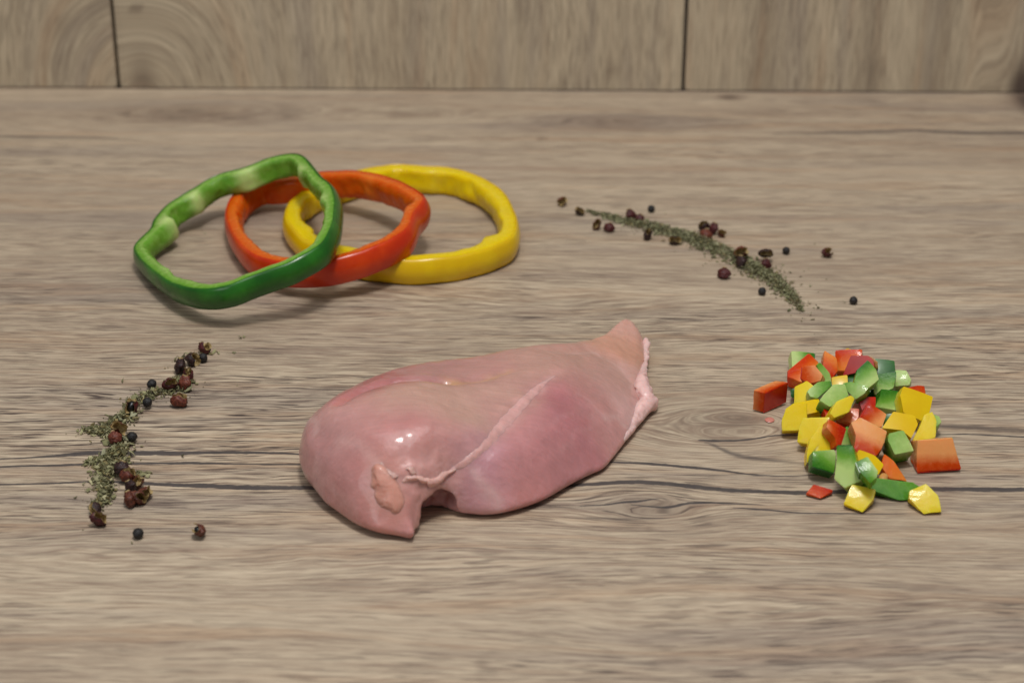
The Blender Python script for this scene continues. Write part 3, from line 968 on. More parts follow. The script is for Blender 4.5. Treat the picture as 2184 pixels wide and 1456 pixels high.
def build_ring(key, name, label, rim, p0, nrm, height, thick, bumps, seed):
    """rim: top outer edge traced as points of the slice's own (tilted) plane"""
    nrm = Vector(nrm).normalized()
    pts = [on_plane(*zr(X, Y), p0, nrm) for X, Y in rim]
    P = catmull([tuple(p) for p in pts], 10)
    # even resampling
    seg = np.linalg.norm(np.diff(np.vstack([P, P[:1]]), axis=0), axis=1)
    cum = np.concatenate([[0], np.cumsum(seg)])
    L = cum[-1]
    N = 220
    Pc = np.vstack([P, P[:1]])
    P = np.stack([np.interp(np.linspace(0, L, N, endpoint=False), cum, Pc[:, k]) for k in range(3)], 1)
    for _ in range(4):
        P = (np.roll(P, 1, 0) + 2 * P + np.roll(P, -1, 0)) / 4
    n = np.array(nrm)
    tan = np.roll(P, -1, 0) - np.roll(P, 1, 0)
    tan /= np.linalg.norm(tan, axis=1)[:, None]
    outw = np.cross(tan, n)
    if ((P - P.mean(0)) * outw).sum() < 0:
        outw = -outw
    for _ in range(6):
        outw = (np.roll(outw, 1, 0) + 2 * outw + np.roll(outw, -1, 0)) / 4
    outw /= np.linalg.norm(outw, axis=1)[:, None]
    ctr = P.mean(0)
    inv, pale = np.zeros(N), np.zeros(N)
    for (bx, by, w, amp, pl) in bumps:
        c = np.array(on_plane(*zr(bx, by), p0, nrm))
        i0 = np.argmin(np.linalg.norm(P - c, axis=1))
        s = np.arange(N) - i0
        s = (s + N // 2) % N - N // 2
        ds = s * L / N
        inv += amp * np.exp(-(ds / w) ** 2)
        pale += pl * np.exp(-(ds / (w * .8)) ** 2)
    root = empty(name, tuple(on_z(*proj(ctr), 0)), label, 'pepper ring')
    bl = np.array(root.location)
    # profile: (across: 0 outer .. 1 inner, along height 0 top .. 1 bottom)
    prof = []
    nh = 9
    for k in range(4):
        prof.append((.0 + k / 4 * 1.0, 0, 't'))
    for k in range(nh):
        prof.append((1.0, k / (nh - 1), 'i'))
    for k in range(4):
        prof.append((.75 - k * .25, 1, 'b'))
    # outer wall drawn from bottom to top
    prof = prof[:-1]
    for k in range(nh):
        prof.append((0.0, 1 - k / (nh - 1), 'o'))
    prof = prof[1:]
    M = len(prof)
    V = np.zeros((N, M, 3))
    D = np.zeros((N, M))
    for i in range(N):
        for j, (a, hh, tp) in enumerate(prof):
            q = P[i]
            th = (thick + inv[i]) * (1 + .24 * mnoise.noise(Vector((i * .085, seed, hh * 1.2))) + .10 * mnoise.noise(Vector((i * .33, seed + 3, hh * 2))))
            wav = .0005 * mnoise.noise(Vector((i * .14, seed + 5, 0))) * (1 if tp != 'b' else 1.5)
            bulge = .0017 * math.sin(math.pi * hh)
            off = -th * a
            if tp == 'o':
                off = bulge - .00045
                if hh in (0.0, 1.0):
                    off -= .0004
            if tp == 'i':
                off += -.0009 * math.sin(math.pi * hh) * (1 + mnoise.noise(Vector((i * .25, hh * 2, seed + 9)))) - .0005 * mnoise.noise(Vector((i * .6, hh * 4, seed)))
                if hh in (0.0, 1.0):
                    off += .0006
            zz = -height * hh + wav
            if tp == 't':
                zz += .0003
            V[i, j] = q + outw[i] * off + n * zz
            D[i, j] = np.clip(a * .42 + pale[i] * a * .9 + (.26 if tp == 't' else 0.0) + (.16 * mnoise.noise(Vector((i * .2, hh * 2, seed + 2))) if tp == 'i' else 0), 0, 1.2)
    idx = np.arange(N * M).reshape(N, M)
    F = np.stack([idx, np.roll(idx, -1, 1), np.roll(np.roll(idx, -1, 0), -1, 1), np.roll(idx, -1, 0)], -1).reshape(-1, 4)
    # orientation test
    f0 = F[0]
    VV = V.reshape(-1, 3)
    tri = np.cross(VV[F[:, 1]] - VV[F[:, 0]], VV[F[:, 2]] - VV[F[:, 0]])
    vol = (VV[F[:, 0]] * tri).sum()
    if ((VV[F].mean(1) - ctr) * tri).sum() < 0:
        F = F[:, ::-1]
    zmin = VV[:, 2].min()
    lift = max(0.0004 - zmin, 0)
    VV[:, 2] += lift
    link('flesh', mesh_np('flesh', VV - bl, F, {'depth': D.ravel()}), PM[key][1], root)
    # skin: a thin closed band round the outside
    SV = []
    ns = 11
    for i in range(N):
        wav = .0005 * mnoise.noise(Vector((i * .14, seed + 5, 0)))
        row = []
        for k in range(ns):
            hh = k / (ns - 1)
            row.append(P[i] + outw[i] * (.0017 * math.sin(math.pi * hh) + (-.00025 if k in (0, ns - 1) else 0)) + n * (-height * hh + wav + (.0002 if k == 0 else (-.0002 if k == ns - 1 else 0))))
        for k in range(ns - 1, -1, -1):
            hh = k / (ns - 1)
            row.append(P[i] + outw[i] * (.0017 * math.sin(math.pi * hh) - .0007) + n * (-height * hh + wav + (.00035 if k == 0 else (-.0002 if k == ns - 1 else 0))))
        SV.append(row)
    SV = np.array(SV)
    Ms = SV.shape[1]
    idx = np.arange(N * Ms).reshape(N, Ms)
    F = np.stack([idx, np.roll(idx, -1, 1), np.roll(np.roll(idx, -1, 0), -1, 1), np.roll(idx, -1, 0)], -1).reshape(-1, 4)
    SVV = SV.reshape(-1, 3)
    SVV[:, 2] += lift
    cc = np.repeat(SV.mean(1), Ms, 0)
    tri = np.cross(SVV[F[:, 1]] - SVV[F[:, 0]], SVV[F[:, 2]] - SVV[F[:, 0]])
    if ((SVV[F].mean(1) - cc[F[:, 0]]) * tri).sum() < 0:
        F = F[:, ::-1]
    link('skin', mesh_np('skin', SVV - bl, F), PM[key][0], root)
    print('RING', name, 'len mm', round(L * 1000), 'span', np.round((SVV.max(0) - SVV.min(0)) * 1000), 'zmin', round(SVV[:, 2].min() * 1000, 1), 'lift', round(lift * 1000, 1))
    return root


def tilt_plane(anchor_px, z, slope_x, slope_y=0.0):
    a = on_z(*zr(*anchor_px), z)
    return a, Vector((-slope_x, -slope_y, 1)).normalized()


a, n_ = tilt_plane((1480, 400), .0125, 0.0)
build_ring('y', 'pepper_ring', 'yellow bell pepper ring lying flat, partly under the orange ring',
           [(870, 365), (905, 320), (1000, 250), (1150, 195), (1290, 162), (1450, 137), (1600, 148), (1750, 157), (1900, 205), (2010, 275), (2060, 345), (2092, 440),
            (2075, 520), (2000, 565), (1900, 600), (1750, 632), (1600, 648), (1450, 645), (1300, 630), (1130, 590), (1000, 560), (920, 500), (868, 430)],
           a, n_, .0130, .0080, [(1985, 530, .009, .0048, .1), (930, 470, .008, .003, .1), (1650, 150, .008, .001, .1)], 11.0)
a, n_ = tilt_plane((620, 480), .0150, 0.155, 0.02)
build_ring('o', 'pepper_ring', 'orange-red bell pepper ring leaning between the green and yellow rings',
           [(547, 375), (575, 300), (640, 237), (740, 197), (900, 190), (1040, 165), (1200, 158), (1350, 175), (1490, 222), (1595, 283), (1602, 322), (1555, 375),
            (1535, 430), (1500, 478), (1380, 545), (1240, 600), (1080, 638), (920, 650), (780, 635), (670, 595), (600, 525), (560, 450)],
           a, n_, .0135, .0066, [(1545, 350, .004, .0015, .1), (650, 560, .006, .001, .0), (1350, 175, .006, .0006, .3)], 23.0)
a, n_ = tilt_plane((130, 640), .0120, 0.285, 0.06)
build_ring('g', 'pepper_ring', 'green bell pepper ring leaning over the orange ring',
           [(60, 585), (85, 535), (148, 475), (168, 425), (240, 345), (350, 275), (500, 187), (640, 150), (780, 97), (890, 72), (960, 85), (1010, 140), (1045, 185), (1105, 235),
            (1132, 300), (1130, 380), (1112, 470), (1050, 560), (900, 650), (700, 722), (550, 780), (400, 797), (250, 757), (130, 672)],
           a, n_, .0112, .0062, [(165, 440, .006, .0050, .7), (340, 285, .005, .0022, .75), (655, 150, .006, .0014, .7), (1000, 130, .005, .0015, .45), (200, 700, .006, .001, .2), (1100, 300, .006, .0015, .3)], 37.0)


# ------------------------------------------------------------------ diced pepper
def zd(X, Y):
    return 1580 + X / 3.64, 720 + Y / 3.64


PLACED = []


def bvh_of(V, F):
    return BVHTree.FromPolygons([tuple(v) for v in V], F)


def prism_parts(face, n, t, skin, curve, seed):
    """face: 3D polygon (list of vectors, centre at origin) with outward normal n (towards the viewer); extruded by t behind it.
    skin: 'front', 'back' or edge index. Returns flesh (V,F,depth) and skin (V,F)."""
    rnd = random.Random(seed)
    m = len(face)
    c = sum(face, Vector()) / m
    # finely subdivided outline with slightly rounded corners
    outl = []
    for i in range(m):
        p, q, r = face[i - 1], face[i], face[(i + 1) % m]
        rr = .00035
        a = q + (p - q).normalized() * min(rr, (p - q).length * .3)
        b = q + (r - q).normalized() * min(rr, (r - q).length * .3)
        outl += [(a, i - 1), (b, i)]
        outl.append(((b * 2 + (r + (q - r).normalized() * rr)) / 3, i))
        outl.append(((b + (r + (q - r).normalized() * rr) * 2) / 3, i))
    pts = [o[0] for o in outl]
    k = len(pts)
    rad = max((p - c).length for p in pts)

    def dome(p):
        return curve * (1 - ((p - c).length / rad) ** 2)
    rings = []
    # layers from front face centre to back face centre
    layers = [(.0, 0.0), (.55, 0.0), (.98, 0.0), (1.0, .00012), (1.01, t * .35), (1.0, t * .7), (.99, t - .0002), (.96, t), (.5, t), (.0, t)]
    V, F = [], []
    for s, dz in layers:
        if s == 0.0:
            V.append(c + n * (dome(c) - dz + rnd.uniform(-.00004, .00004)))
            rings.append([len(V) - 1])
        else:
            ids = []
            for p in pts:
                q = c + (p - c) * s * (1 + rnd.uniform(-.022, .022))
                q = q + n * (dome(q) - dz + rnd.uniform(-.00004, .00004))
                V.append(q)
                ids.append(len(V) - 1)
            rings.append(ids)
    for a, b in zip(rings[:-1], rings[1:]):
        for i in range(k):
            j = (i + 1) % k
            if len(a) == 1:
                F.append([a[0], b[i], b[j]])
            elif len(b) == 1:
                F.append([a[i], b[0], a[j]])
            else:
                F.append([a[i], b[i], b[j], a[j]])
    # orientation
    V = np.array(V)
    cm = V.mean(0)
    s = 0
    for f in F:
        s += float(np.dot(np.cross(V[f[1]] - V[f[0]], V[f[2]] - V[f[0]]), V[f].mean(0) - cm))
    if s < 0:
        F = [f[::-1] for f in F]
    nn = np.array(n)
    TH = .0068
    # skin: thin sheet over one side
    def sheet(loop, nrm, th=.0004, dm=None):
        """loop of vectors, thin slab proud by th*0.6 along nrm"""
        lc = sum(loop, Vector()) / len(loop)
        sv, kk = [], len(loop)
        for dz in (th * .55, -th * .45):
            for sc in (1.005, .6):
                for p in loop:
                    q = lc + (p - lc) * sc
                    sv.append(q + nrm * (dz + (dm(q) if dm else 0)))
            sv.append(lc + nrm * (dz + (dm(lc) if dm else 0)))
        h = 2 * kk + 1
        sf = []
        for i in range(kk):
            j = (i + 1) % kk
            for o, rev in ((0, False), (h, True)):
                q = [[o + i, o + j, o + kk + j, o + kk + i], [o + kk + i, o + kk + j, o + 2 * kk]]
                sf += [x[::-1] if rev else x for x in q]
            sf.append([i, h + i, h + j, j])
        sv = np.array(sv)
        f = sf[0]
        if np.dot(np.cross(sv[f[1]] - sv[f[0]], sv[f[2]] - sv[f[0]]), np.array(nrm)) < 0:
            sf = [x[::-1] for x in sf]
        return sv, sf
    if skin == 'front':
        dep = ((np.array(c) + nn * curve - V) @ nn) / TH
        sk = sheet(pts, n, dm=lambda q: dome(q))
    elif skin == 'back':
        dep = .72 * (1 - ((np.array(c) + nn * curve - V) @ nn) / max(t, TH))
        sk = sheet(pts, -n, dm=lambda q: t - dome(q))
    else:
        p, q = face[skin], face[(skin + 1) % m]
        e = (q - p).normalized()
        on = e.cross(n)
        if on.dot((p + q) / 2 - c) < 0:
            on = -on
        dep = ((np.array(p) - V) @ np.array(on)) / .009
        loop = [p + e * .0003, q - e * .0003, q - e * .0003 - n * (t * .5), q - e * .0003 - n * t, p + e * .0003 - n * t, p + e * .0003 - n * (t * .5)]
        loop = [l + on * .00015 + n * min(dome(p), dome(q)) for l in loop]
        sk = sheet(loop, on)
    ga = rnd.uniform(0, 6.28)
    e1 = (face[1] - face[0]).normalized()
    e2 = n.cross(e1)
    gd = np.array(e1 * math.cos(ga) + e2 * math.sin(ga))
    dep = dep + .26 * ((V - np.array(c)) @ gd) / rad + rnd.uniform(-.10, .10)
    return V, F, np.clip(dep, 0, 1.2), sk[0], sk[1]


def dice(key, poly, nrm, t, skin, label, curve=0.0005, maxz=.030, stack=True, name='diced_pepper', cat='diced pepper', group='pile of diced bell pepper', paler=0.0, start=0.0):
    n = Vector(nrm).normalized()
    cx = sum(p[0] for p in poly) / len(poly)
    cy = sum(p[1] for p in poly) / len(poly)
    rj = random.Random(len(PLACED) * 13 + 5)
    poly = [(cx + (p[0] - cx) * 1.03 + rj.uniform(-5, 5), cy + (p[1] - cy) * 1.03 + rj.uniform(-4, 4)) for p in poly]
    level = len(PLACED) in (0, 1, 2, 3, 5, 7)
    n = (n + (0.0 if len(PLACED) < 8 else 1.0) * Vector((rj.uniform(-.28, .28), rj.uniform(-.1, .1), rj.uniform(-.2, .22)))).normalized()
    t = t * rj.uniform(1.0, 1.3)
    px, py = zd(cx, cy)
    ref = on_z(px, py, .006)
    face = [on_plane(*zd(X, Y), ref, n) - ref for X, Y in poly]
    V, F, dep, SV, SF = prism_parts(face, n, t, skin, curve, len(PLACED) + 3)
    if level:
        # cut flat underneath: lies on the table
        fl = min(p.z for p in face) - .0003
        V[:, 2] = np.maximum(V[:, 2], fl + .0002 * rng.random(len(V)))
        SV[:, 2] = np.maximum(SV[:, 2], fl - .0001)
    allv = np.vstack([V, SV])
    zlow = allv[:, 2].min()
    z = -zlow + .0004
    z0 = z
    z += start
    if stack:
        for it in range(80):
            pos = np.array(on_z(px, py, z))
            b = bvh_of(V * .93 + pos, F)
            if not any(b.overlap(o) for o in PLACED):
                break
            z += .0005
            if z - z0 > maxz:
                break
    pos = on_z(px, py, z)
    PLACED.append(bvh_of(V * .93 + np.array(pos), F))
    root = empty(name, pos, label, cat, group)
    root.location.z = z
    link('flesh', mesh_np('flesh', V, F, {'depth': np.clip(dep + paler, 0, 1.2)}), PM[key][1], root)
    link('skin', mesh_np('skin', SV, SF), PM[key][0], root)
    mod = root.children[0].data
    mod.set_sharp_from_angle(angle=math.radians(28))
    root.children[1].data.set_sharp_from_angle(angle=math.radians(60))
    return z - z0


UP, FR = (0, -.45, .9), (0, -.9, .45)
DICE = [
    # bottom layer and loose pieces first
    ('r', [(1375, 800), (1640, 775), (1700, 1010), (1375, 1040)], (.05, -.88, .47), .011, 2, 'largest red pepper chunk with pale pith on top, lying apart beside the pile', .22),
    ('y', [(865, 1140), (1048, 1180), (1030, 1250), (945, 1355), (805, 1285)], (-.1, -.6, .8), .0045, 'back', 'pale yellow pepper chunk with pointed lower corner, in front of the long green strip'),
    ('y', [(1445, 1140), (1530, 1225), (1560, 1345), (1420, 1362), (1310, 1240), (1312, 1190)], (-.1, -.6, .8), .005, 'back', 'bright yellow pepper chunk at the end of the long green strip'),
    ('r', [(565, 1142), (712, 1190), (620, 1252), (515, 1208)], (0, -.45, .9), .004, 0, 'tiny red pepper scrap lying alone on the dark crack'),
    ('r', [(110, 405), (275, 340), (355, 348), (180, 428)], (0, -.12, 1), .009, 2, 'red pepper block lying alone outside the pile, its skin upright', .4),
    ('g', [(920, 1130), (1060, 1095), (1330, 1130), (1400, 1165), (1310, 1200), (1300, 1260), (1230, 1262), (1060, 1195)], (.05, -.55, .83), .004, 'back', 'long flat strip of green pepper, inner side up', -.5),
    ('g', [(1150, 745), (1265, 722), (1345, 870), (1200, 905), (1140, 800)], (.1, -.55, .83), .008, 'back', 'green pepper cube standing beside the largest red chunk'),
    ('o', [(1115, 900), (1185, 960), (1285, 1108), (1150, 1095), (1090, 1000)], (.1, -.5, .85), .005, 'back', 'orange pointed pepper wedge behind the long green strip'),
    ('g', [(395, 105), (570, 125), (560, 210), (400, 225)], (-.1, -.5, .85), .006, 1, 'pale green pepper piece at the back corner of the pile'),
    ('g', [(385, 405), (430, 385), (430, 470), (390, 455)], (-.3, -.7, .6), .006, 'front', 'small dark green pepper piece beside the lone red block'),
    ('r', [(1260, 400), (1380, 375), (1420, 380), (1435, 440), (1300, 460)], (.1, -.4, .9), .007, 0, 'red pepper piece mostly hidden behind the big yellow piece'),
    ('g', [(1480, 590), (1535, 615), (1555, 655), (1520, 695), (1480, 680)], (.3, -.4, .85), .005, 'back', 'pale green pepper tip poking out behind the yellow pieces'),
    ('g', [(620, 520), (720, 500), (720, 600), (640, 600)], (0, -.6, .8), .006, 'front', 'dark green pepper piece buried under the yellow wedges'),
    ('g', [(1100, 600), (1190, 590), (1160, 720), (1105, 700)], (-.3, -.7, .6), .007, 'front', 'dark green pepper piece under a glossy yellow piece'),
    ('g', [(930, 420), (1040, 400), (1040, 460), (940, 480)], (0, -.6, .8), .007, 'front', 'dark green pepper piece in the gap above the red pieces'),
    ('o', [(740, 110), (850, 100), (935, 95), (930, 250), (745, 260)], (-.1, -.62, .78), .006, 0, 'orange pepper piece with a yellow top edge at the back of the pile'),
    ('o', [(655, 105), (745, 160), (750, 260), (710, 310), (640, 240), (640, 190)], (-.1, -.65, .75), .006, 3, 'pointed orange pepper piece standing at the back of the pile'),
    ('r', [(860, 140), (985, 142), (1030, 180), (1030, 230), (900, 265), (795, 290)], (-.35, -.75, .55), .007, 'front', 'red pepper piece, skin outward, behind the green pieces'),
    ('g', [(1205, 250), (1290, 260), (1325, 330), (1310, 365), (1200, 375), (1180, 330)], (.1, -.6, .8), .008, 'back', 'whitish green pepper knob with pale pith', .35),
    ('o', [(528, 132), (595, 190), (600, 280), (470, 345), (365, 300), (362, 265)], (-.2, -.5, .85), .006, 5, 'orange pepper piece, cut side up, behind a smaller red one'),
    ('g', [(590, 210), (620, 195), (690, 280), (695, 340), (640, 350), (620, 290)], (.3, -.6, .75), .005, 'back', 'curved thin green pepper piece beside the small red one'),
    ('r', [(475, 230), (575, 215), (632, 290), (615, 335), (535, 355), (472, 320)], (-.15, -.75, .65), .006, 5, 'small red pepper piece in front of an orange one'),
    ('y', [(705, 310), (820, 290), (830, 360), (710, 370)], (0, -.5, .85), .006, 'front', 'yellow pepper piece wedged between orange and green pieces'),
    ('y', [(425, 385), (510, 338), (600, 400), (600, 500), (420, 500)], (-.2, -.6, .78), .006, 'back', 'dull yellow pepper piece under a pale green one'),
    ('y', [(400, 520), (600, 480), (625, 570), (515, 600), (400, 590)], (.1, -.5, .85), .006, 'front', 'yellow pepper piece behind the fan-shaped yellow one'),
    ('y', [(350, 550), (420, 505), (515, 505), (512, 620), (450, 710), (330, 722), (318, 640)], (-.3, -.7, .65), .005, 'back', 'fan-shaped bright yellow pepper piece at the edge of the pile'),
    ('y', [(490, 625), (680, 620), (660, 720), (545, 825), (445, 810), (455, 700)], (-.15, -.7, .7), .006, 'back', 'yellow pepper piece next to the fan-shaped one'),
    ('y', [(610, 690), (690, 715), (742, 785), (735, 870), (555, 885), (520, 970), (518, 880), (545, 780)], (-.1, -.75, .66), .006, 'back', 'tall yellow pepper piece behind a green one with dark lower rim'),
    ('g', [(560, 880), (720, 868), (738, 920), (725, 1045), (555, 990)], (-.05, -.72, .7), .005, 3, 'green pepper piece with its dark skin along the lower rim'),
    ('r', [(690, 640), (812, 700), (770, 830), (740, 830), (735, 780), (665, 700)], (.15, -.65, .75), .006, 1, 'reddish pepper piece between yellow and green pieces'),
    ('r', [(740, 630), (850, 545), (915, 550), (915, 630), (860, 660)], (-.1, -.6, .8), .006, 'back', 'dull red pepper piece under a yellow wedge'),
    ('r', [(905, 470), (1040, 465), (1040, 540), (950, 580)], (0, -.6, .8), .007, 'front', 'red pepper piece behind the speckled red one'),
    ('r', [(860, 660), (930, 625), (1130, 730), (1090, 850), (1040, 915), (880, 885), (900, 760)], (-.05, -.66, .75), .009, 4, 'large red pepper chunk with whitish top in the middle of the pile', .05),
    ('g', [(820, 690), (928, 735), (900, 800), (870, 850), (780, 840), (800, 760)], (-.1, -.75, .66), .007, 0, 'green pepper piece with bent dark skin on top'),
    ('g', [(750, 845), (865, 845), (895, 960), (960, 1090), (800, 1155), (735, 1090), (745, 950)], (-.1, -.68, .72), .008, 0, 'tall green pepper block with dark skin end up'),
    ('y', [(920, 872), (1030, 920), (1100, 990), (1060, 1060), (885, 950)], (.1, -.5, .85), .005, 'front', 'yellow pepper piece under a small pale green one', 0.0, .001, 1),
    ('g', [(900, 970), (985, 930), (1058, 1040), (1055, 1080), (1000, 1120), (935, 1050)], (-.1, -.65, .75), .006, 5, 'small pale green pepper piece propped on a yellow one', 0.1, .004),
    ('y', [(1430, 600), (1490, 575), (1518, 650), (1510, 770), (1350, 810), (1335, 790), (1390, 700)], (.1, -.7, .7), .006, 'back', 'yellow pepper piece standing beside the glossy yellow one'),
    ('g', [(1095, 405), (1265, 425), (1235, 520), (1220, 570), (1050, 535), (1080, 450)], (.05, -.7, .7), .007, 0, 'green pepper piece with dark skin edge along its top'),
    ('r', [(1000, 508), (1130, 595), (1090, 690), (1000, 690), (940, 620)], (.05, -.7, .7), .007, 4, 'speckled wet red pepper piece, skin edge to one side'),
    ('g', [(1040, 290), (1205, 268), (1180, 390), (1060, 450), (1035, 420)], (.05, -.75, .66), .007, 0, 'green pepper piece under the darkest green one'),
    ('g', [(1045, 170), (1190, 185), (1198, 270), (1080, 305), (1032, 230)], (.05, -.55, .83), .007, 'front', 'darkest green pepper piece, skin side up at the back of the pile'),
    ('g', [(990, 182), (1045, 260), (1068, 320), (960, 410), (880, 340), (900, 265)], (-.05, -.7, .7), .006, 5, 'large green pepper piece leaning on the heap, moist inner side showing'),
    ('g', [(640, 450), (720, 370), (800, 365), (835, 450), (730, 530), (690, 535), (615, 485)], (-.05, -.55, .83), .007, 'back', 'moist green pepper piece, pale inner side up'),
    ('g', [(520, 410), (600, 350), (695, 335), (700, 375), (590, 470), (540, 455)], (-.1, -.55, .83), .005, 2, 'pale green pepper piece lying over the dull yellow one'),
    ('g', [(800, 360), (850, 345), (990, 380), (960, 430), (890, 475), (835, 425)], (0, -.6, .8), .005, 'back', 'pale green pepper piece below the small dark green one'),
    ('y', [(855, 450), (880, 475), (835, 580), (735, 620), (695, 580), (740, 500)], (.05, -.65, .75), .005, 'back', 'yellow pepper wedge leaning on a moist green piece'),
    ('y', [(1190, 582), (1340, 612), (1368, 680), (1320, 780), (1250, 720), (1105, 700)], (.05, -.55, .83), .006, 'front', 'glossy yellow pepper piece, skin up, above the green cube'),
    ('y', [(1270, 385), (1480, 465), (1460, 580), (1400, 640), (1265, 580), (1245, 450)], (.1, -.62, .78), .006, 'front', 'biggest yellow pepper piece, skin up, at the edge of the pile'),
    ('g', [(850, 282), (945, 290), (940, 345), (870, 362), (815, 325)], (-.1, -.5, .85), .005, 'front', 'small dark green pepper piece on top of a large green one'),
    ('r', [(640, 555), (680, 555), (705, 640), (670, 640)], (.1, -.6, .8), .004, 0, 'thin red pepper sliver between yellow pieces'),
    ('y', [(800, 105), (830, 78), (855, 95), (850, 130), (800, 150)], (0, -.7, .7), .004, 'front', 'tiny yellow pepper corner at the very back of the pile'),
]
for d in DICE:
    key, poly, nrm, t, skin, label = d[:6]
    lift = dice(key, poly, nrm, t, skin, label, paler=d[6] if len(d) > 6 else 0.0, start=d[7] if len(d) > 7 else 0.0, stack=not (len(d) > 8))


# ------------------------------------------------------------------ spices
def simple_mat(name, c1, c2, scale, rough, bump, dist, attr=False):
    t = NT(name)
    tc = t.n('ShaderNodeTexCoord')
    n = t.noise(tc.outputs['Object'], scale, 4.0)
    if attr:
        base = t.attr('col').outputs['Color']
        col = t.mix(t.math('MULTIPLY', t.smooth(n, .4, .7), .35), base, s2l(c2))
    else:
        col = t.mix(t.smooth(n, .35, .7), s2l(c1), s2l(c2))
    t.p(Base_Color=col, Roughness=rough)
    t.bump(n, bump, dist)
    return t.m


M_PEP = simple_mat('peppercorn_black', (16, 15, 16), (40, 36, 34), 4, .55, .8, .0004)
M_HUSK = [simple_mat('husk_crimson', (54, 10, 13), (90, 24, 22), 3, .5, .8, .0005),
          simple_mat('husk_brown', (68, 28, 17), (112, 56, 34), 3, .5, .8, .0005),
          simple_mat('husk_dark', (28, 13, 13), (60, 27, 22), 3, .5, .8, .0005),
          simple_mat('husk_rust', (82, 30, 18), (122, 60, 38), 3, .5, .8, .0005)]
M_LIN = simple_mat('husk_lining', (142, 118, 70), (186, 162, 112), 2, .6, .5, .0004)
M_SEED = simple_mat('seed_black', (10, 10, 11), (22, 20, 20), 900, .3, .2, .0002)


def peppercorn_mesh(seed):
    import bmesh
    bm = bmesh.new()
    bmesh.ops.create_icosphere(bm, subdivisions=3, radius=1.0)
    for v in bm.verts:
        p = v.co.copy()
        r = 1 + .05 * mnoise.noise(p * 1.3 + Vector((seed * 7, 0, 0)))
        ridge = 1 - abs(mnoise.noise(p * 2.6 + Vector((seed, 3, 1))))
        r -= .16 * max(0, ridge - .72) / .28 * 0.8
        v.co = p * r
    me = bpy.data.meshes.new('peppercorn')
    bm.to_mesh(me)
    bm.free()
    me.materials.append(M_PEP)
    me.shade_smooth()
    return me


PEP = [peppercorn_mesh(i) for i in range(4)]


def peppercorn(px, py, label, r=.00225, z=0.0, group='black peppercorns'):
    p = on_z(px, py, r * .95 + z)
    o = bpy.data.objects.new('peppercorn', PEP[random.randrange(4)])
    COL.objects.link(o)
    o.location = p
    o.scale = (r, r * random.uniform(.93, 1.03), r * random.uniform(.93, 1.0))
    o.rotation_euler = [random.uniform(0, 6.28) for _ in range(3)]
    tag(o, label, 'peppercorn', group)


def husk_meshes(seed, gape):
    """a split seed husk: bumpy clam-like shell, pale lining, opening along +Z"""
    rnd = random.Random(seed)
    nu, nv = 26, 16
    outer, inner = [], []
    for j in range(nv + 1):
        for i in range(nu):
            a = 2 * math.pi * i / nu
            # opening half angle is wide along the slit, narrow across
            op = math.radians(10) + gape * (abs(math.cos(a)) ** 1.6)
            th = op + (math.pi - op) * (j / nv)
            d = Vector((math.sin(th) * math.cos(a), math.sin(th) * math.sin(a) * .86, math.cos(th)))
            r = 1 + .24 * mnoise.noise(d * 1.5 + Vector((seed * 3.1, 0, 0))) + .20 * mnoise.noise(d * 3.6 + Vector((seed, 9, 2))) + .08 * mnoise.noise(d * 9 + Vector((seed, 1, 2)))
            lip = math.exp(-((th - op) / .35) ** 2)
            q = d * r
            q.y += .16 * lip * math.copysign(1, math.sin(a)) * abs(math.sin(a))
            outer.append(q)
            ri = r - .20
            q2 = d * ri
            q2.y += .16 * lip * math.copysign(1, math.sin(a)) * abs(math.sin(a))
            if j == 0:
                q2 = q * 1.05 + Vector((0, 0, .05))
            elif j == 1:
                q2 = q * .90
            inner.append(q2)
    F = []
    for j in range(nv):
        for i in range(nu):
            k = (i + 1) % nu
            F.append([j * nu + i, (j + 1) * nu + i, (j + 1) * nu + k, j * nu + k])
    cap = list(range(nv * nu, nv * nu + nu))
    mo = mesh_np('husk', [tuple(v) for v in outer], F + [cap[::-1]])
    # thickness: rim lip folded inwards belongs to the lining
    mi = mesh_np('lining', [tuple(v) for v in inner], [f[::-1] for f in F] + [cap])
    mo.shade_smooth()
    mi.shade_smooth()
    return mo, mi


HUSKS = [husk_meshes(i, g) for i, g in enumerate((1.15, 1.45, .75, 1.0, .3, 1.3))]
HCOPY = {}


def husk(px, py, var, mat, direction, label, r=.0030, z=0.0, seed_in=False, group='split reddish pepper husks'):
    """direction: world vector the split faces"""
    p = on_z(px, py, r * .9 + z)
    root = empty('pepper_husk', p, label, 'pepper husk', group)
    q = Vector(direction).normalized().to_track_quat('Z', 'Y')
    root.rotation_euler = (q.to_matrix() @ Matrix.Rotation(random.uniform(0, 3.14), 3, 'Z')).to_euler()
    root.scale = (r * random.uniform(.95, 1.2), r * random.uniform(.75, .95), r * random.uniform(.8, 1.0))
    for k, nm in enumerate(('shell', 'lining')):
        ky = (var, nm, mat if k == 0 else 0)
        if ky not in HCOPY:
            me = HUSKS[var][k].copy()
            me.materials.append(M_HUSK[mat] if k == 0 else M_LIN)
            HCOPY[ky] = me
        o = bpy.data.objects.new(nm, HCOPY[ky])
        COL.objects.link(o)
        o.parent = root
    if seed_in:
        o = bpy.data.objects.new('seed', PEP[0].copy())
        o.data.materials.clear()
        o.data.materials.append(M_SEED)
        COL.objects.link(o)
        o.parent = root
        o.scale = (.66, .62, .66)
        o.location = (0, 0, .16)


def zl(X, Y):
    return 140 + X / 3.0325, 700 + Y / 3.0325


def zq(X, Y):
    return 1160 + X / 3.12, 390 + Y / 3.12


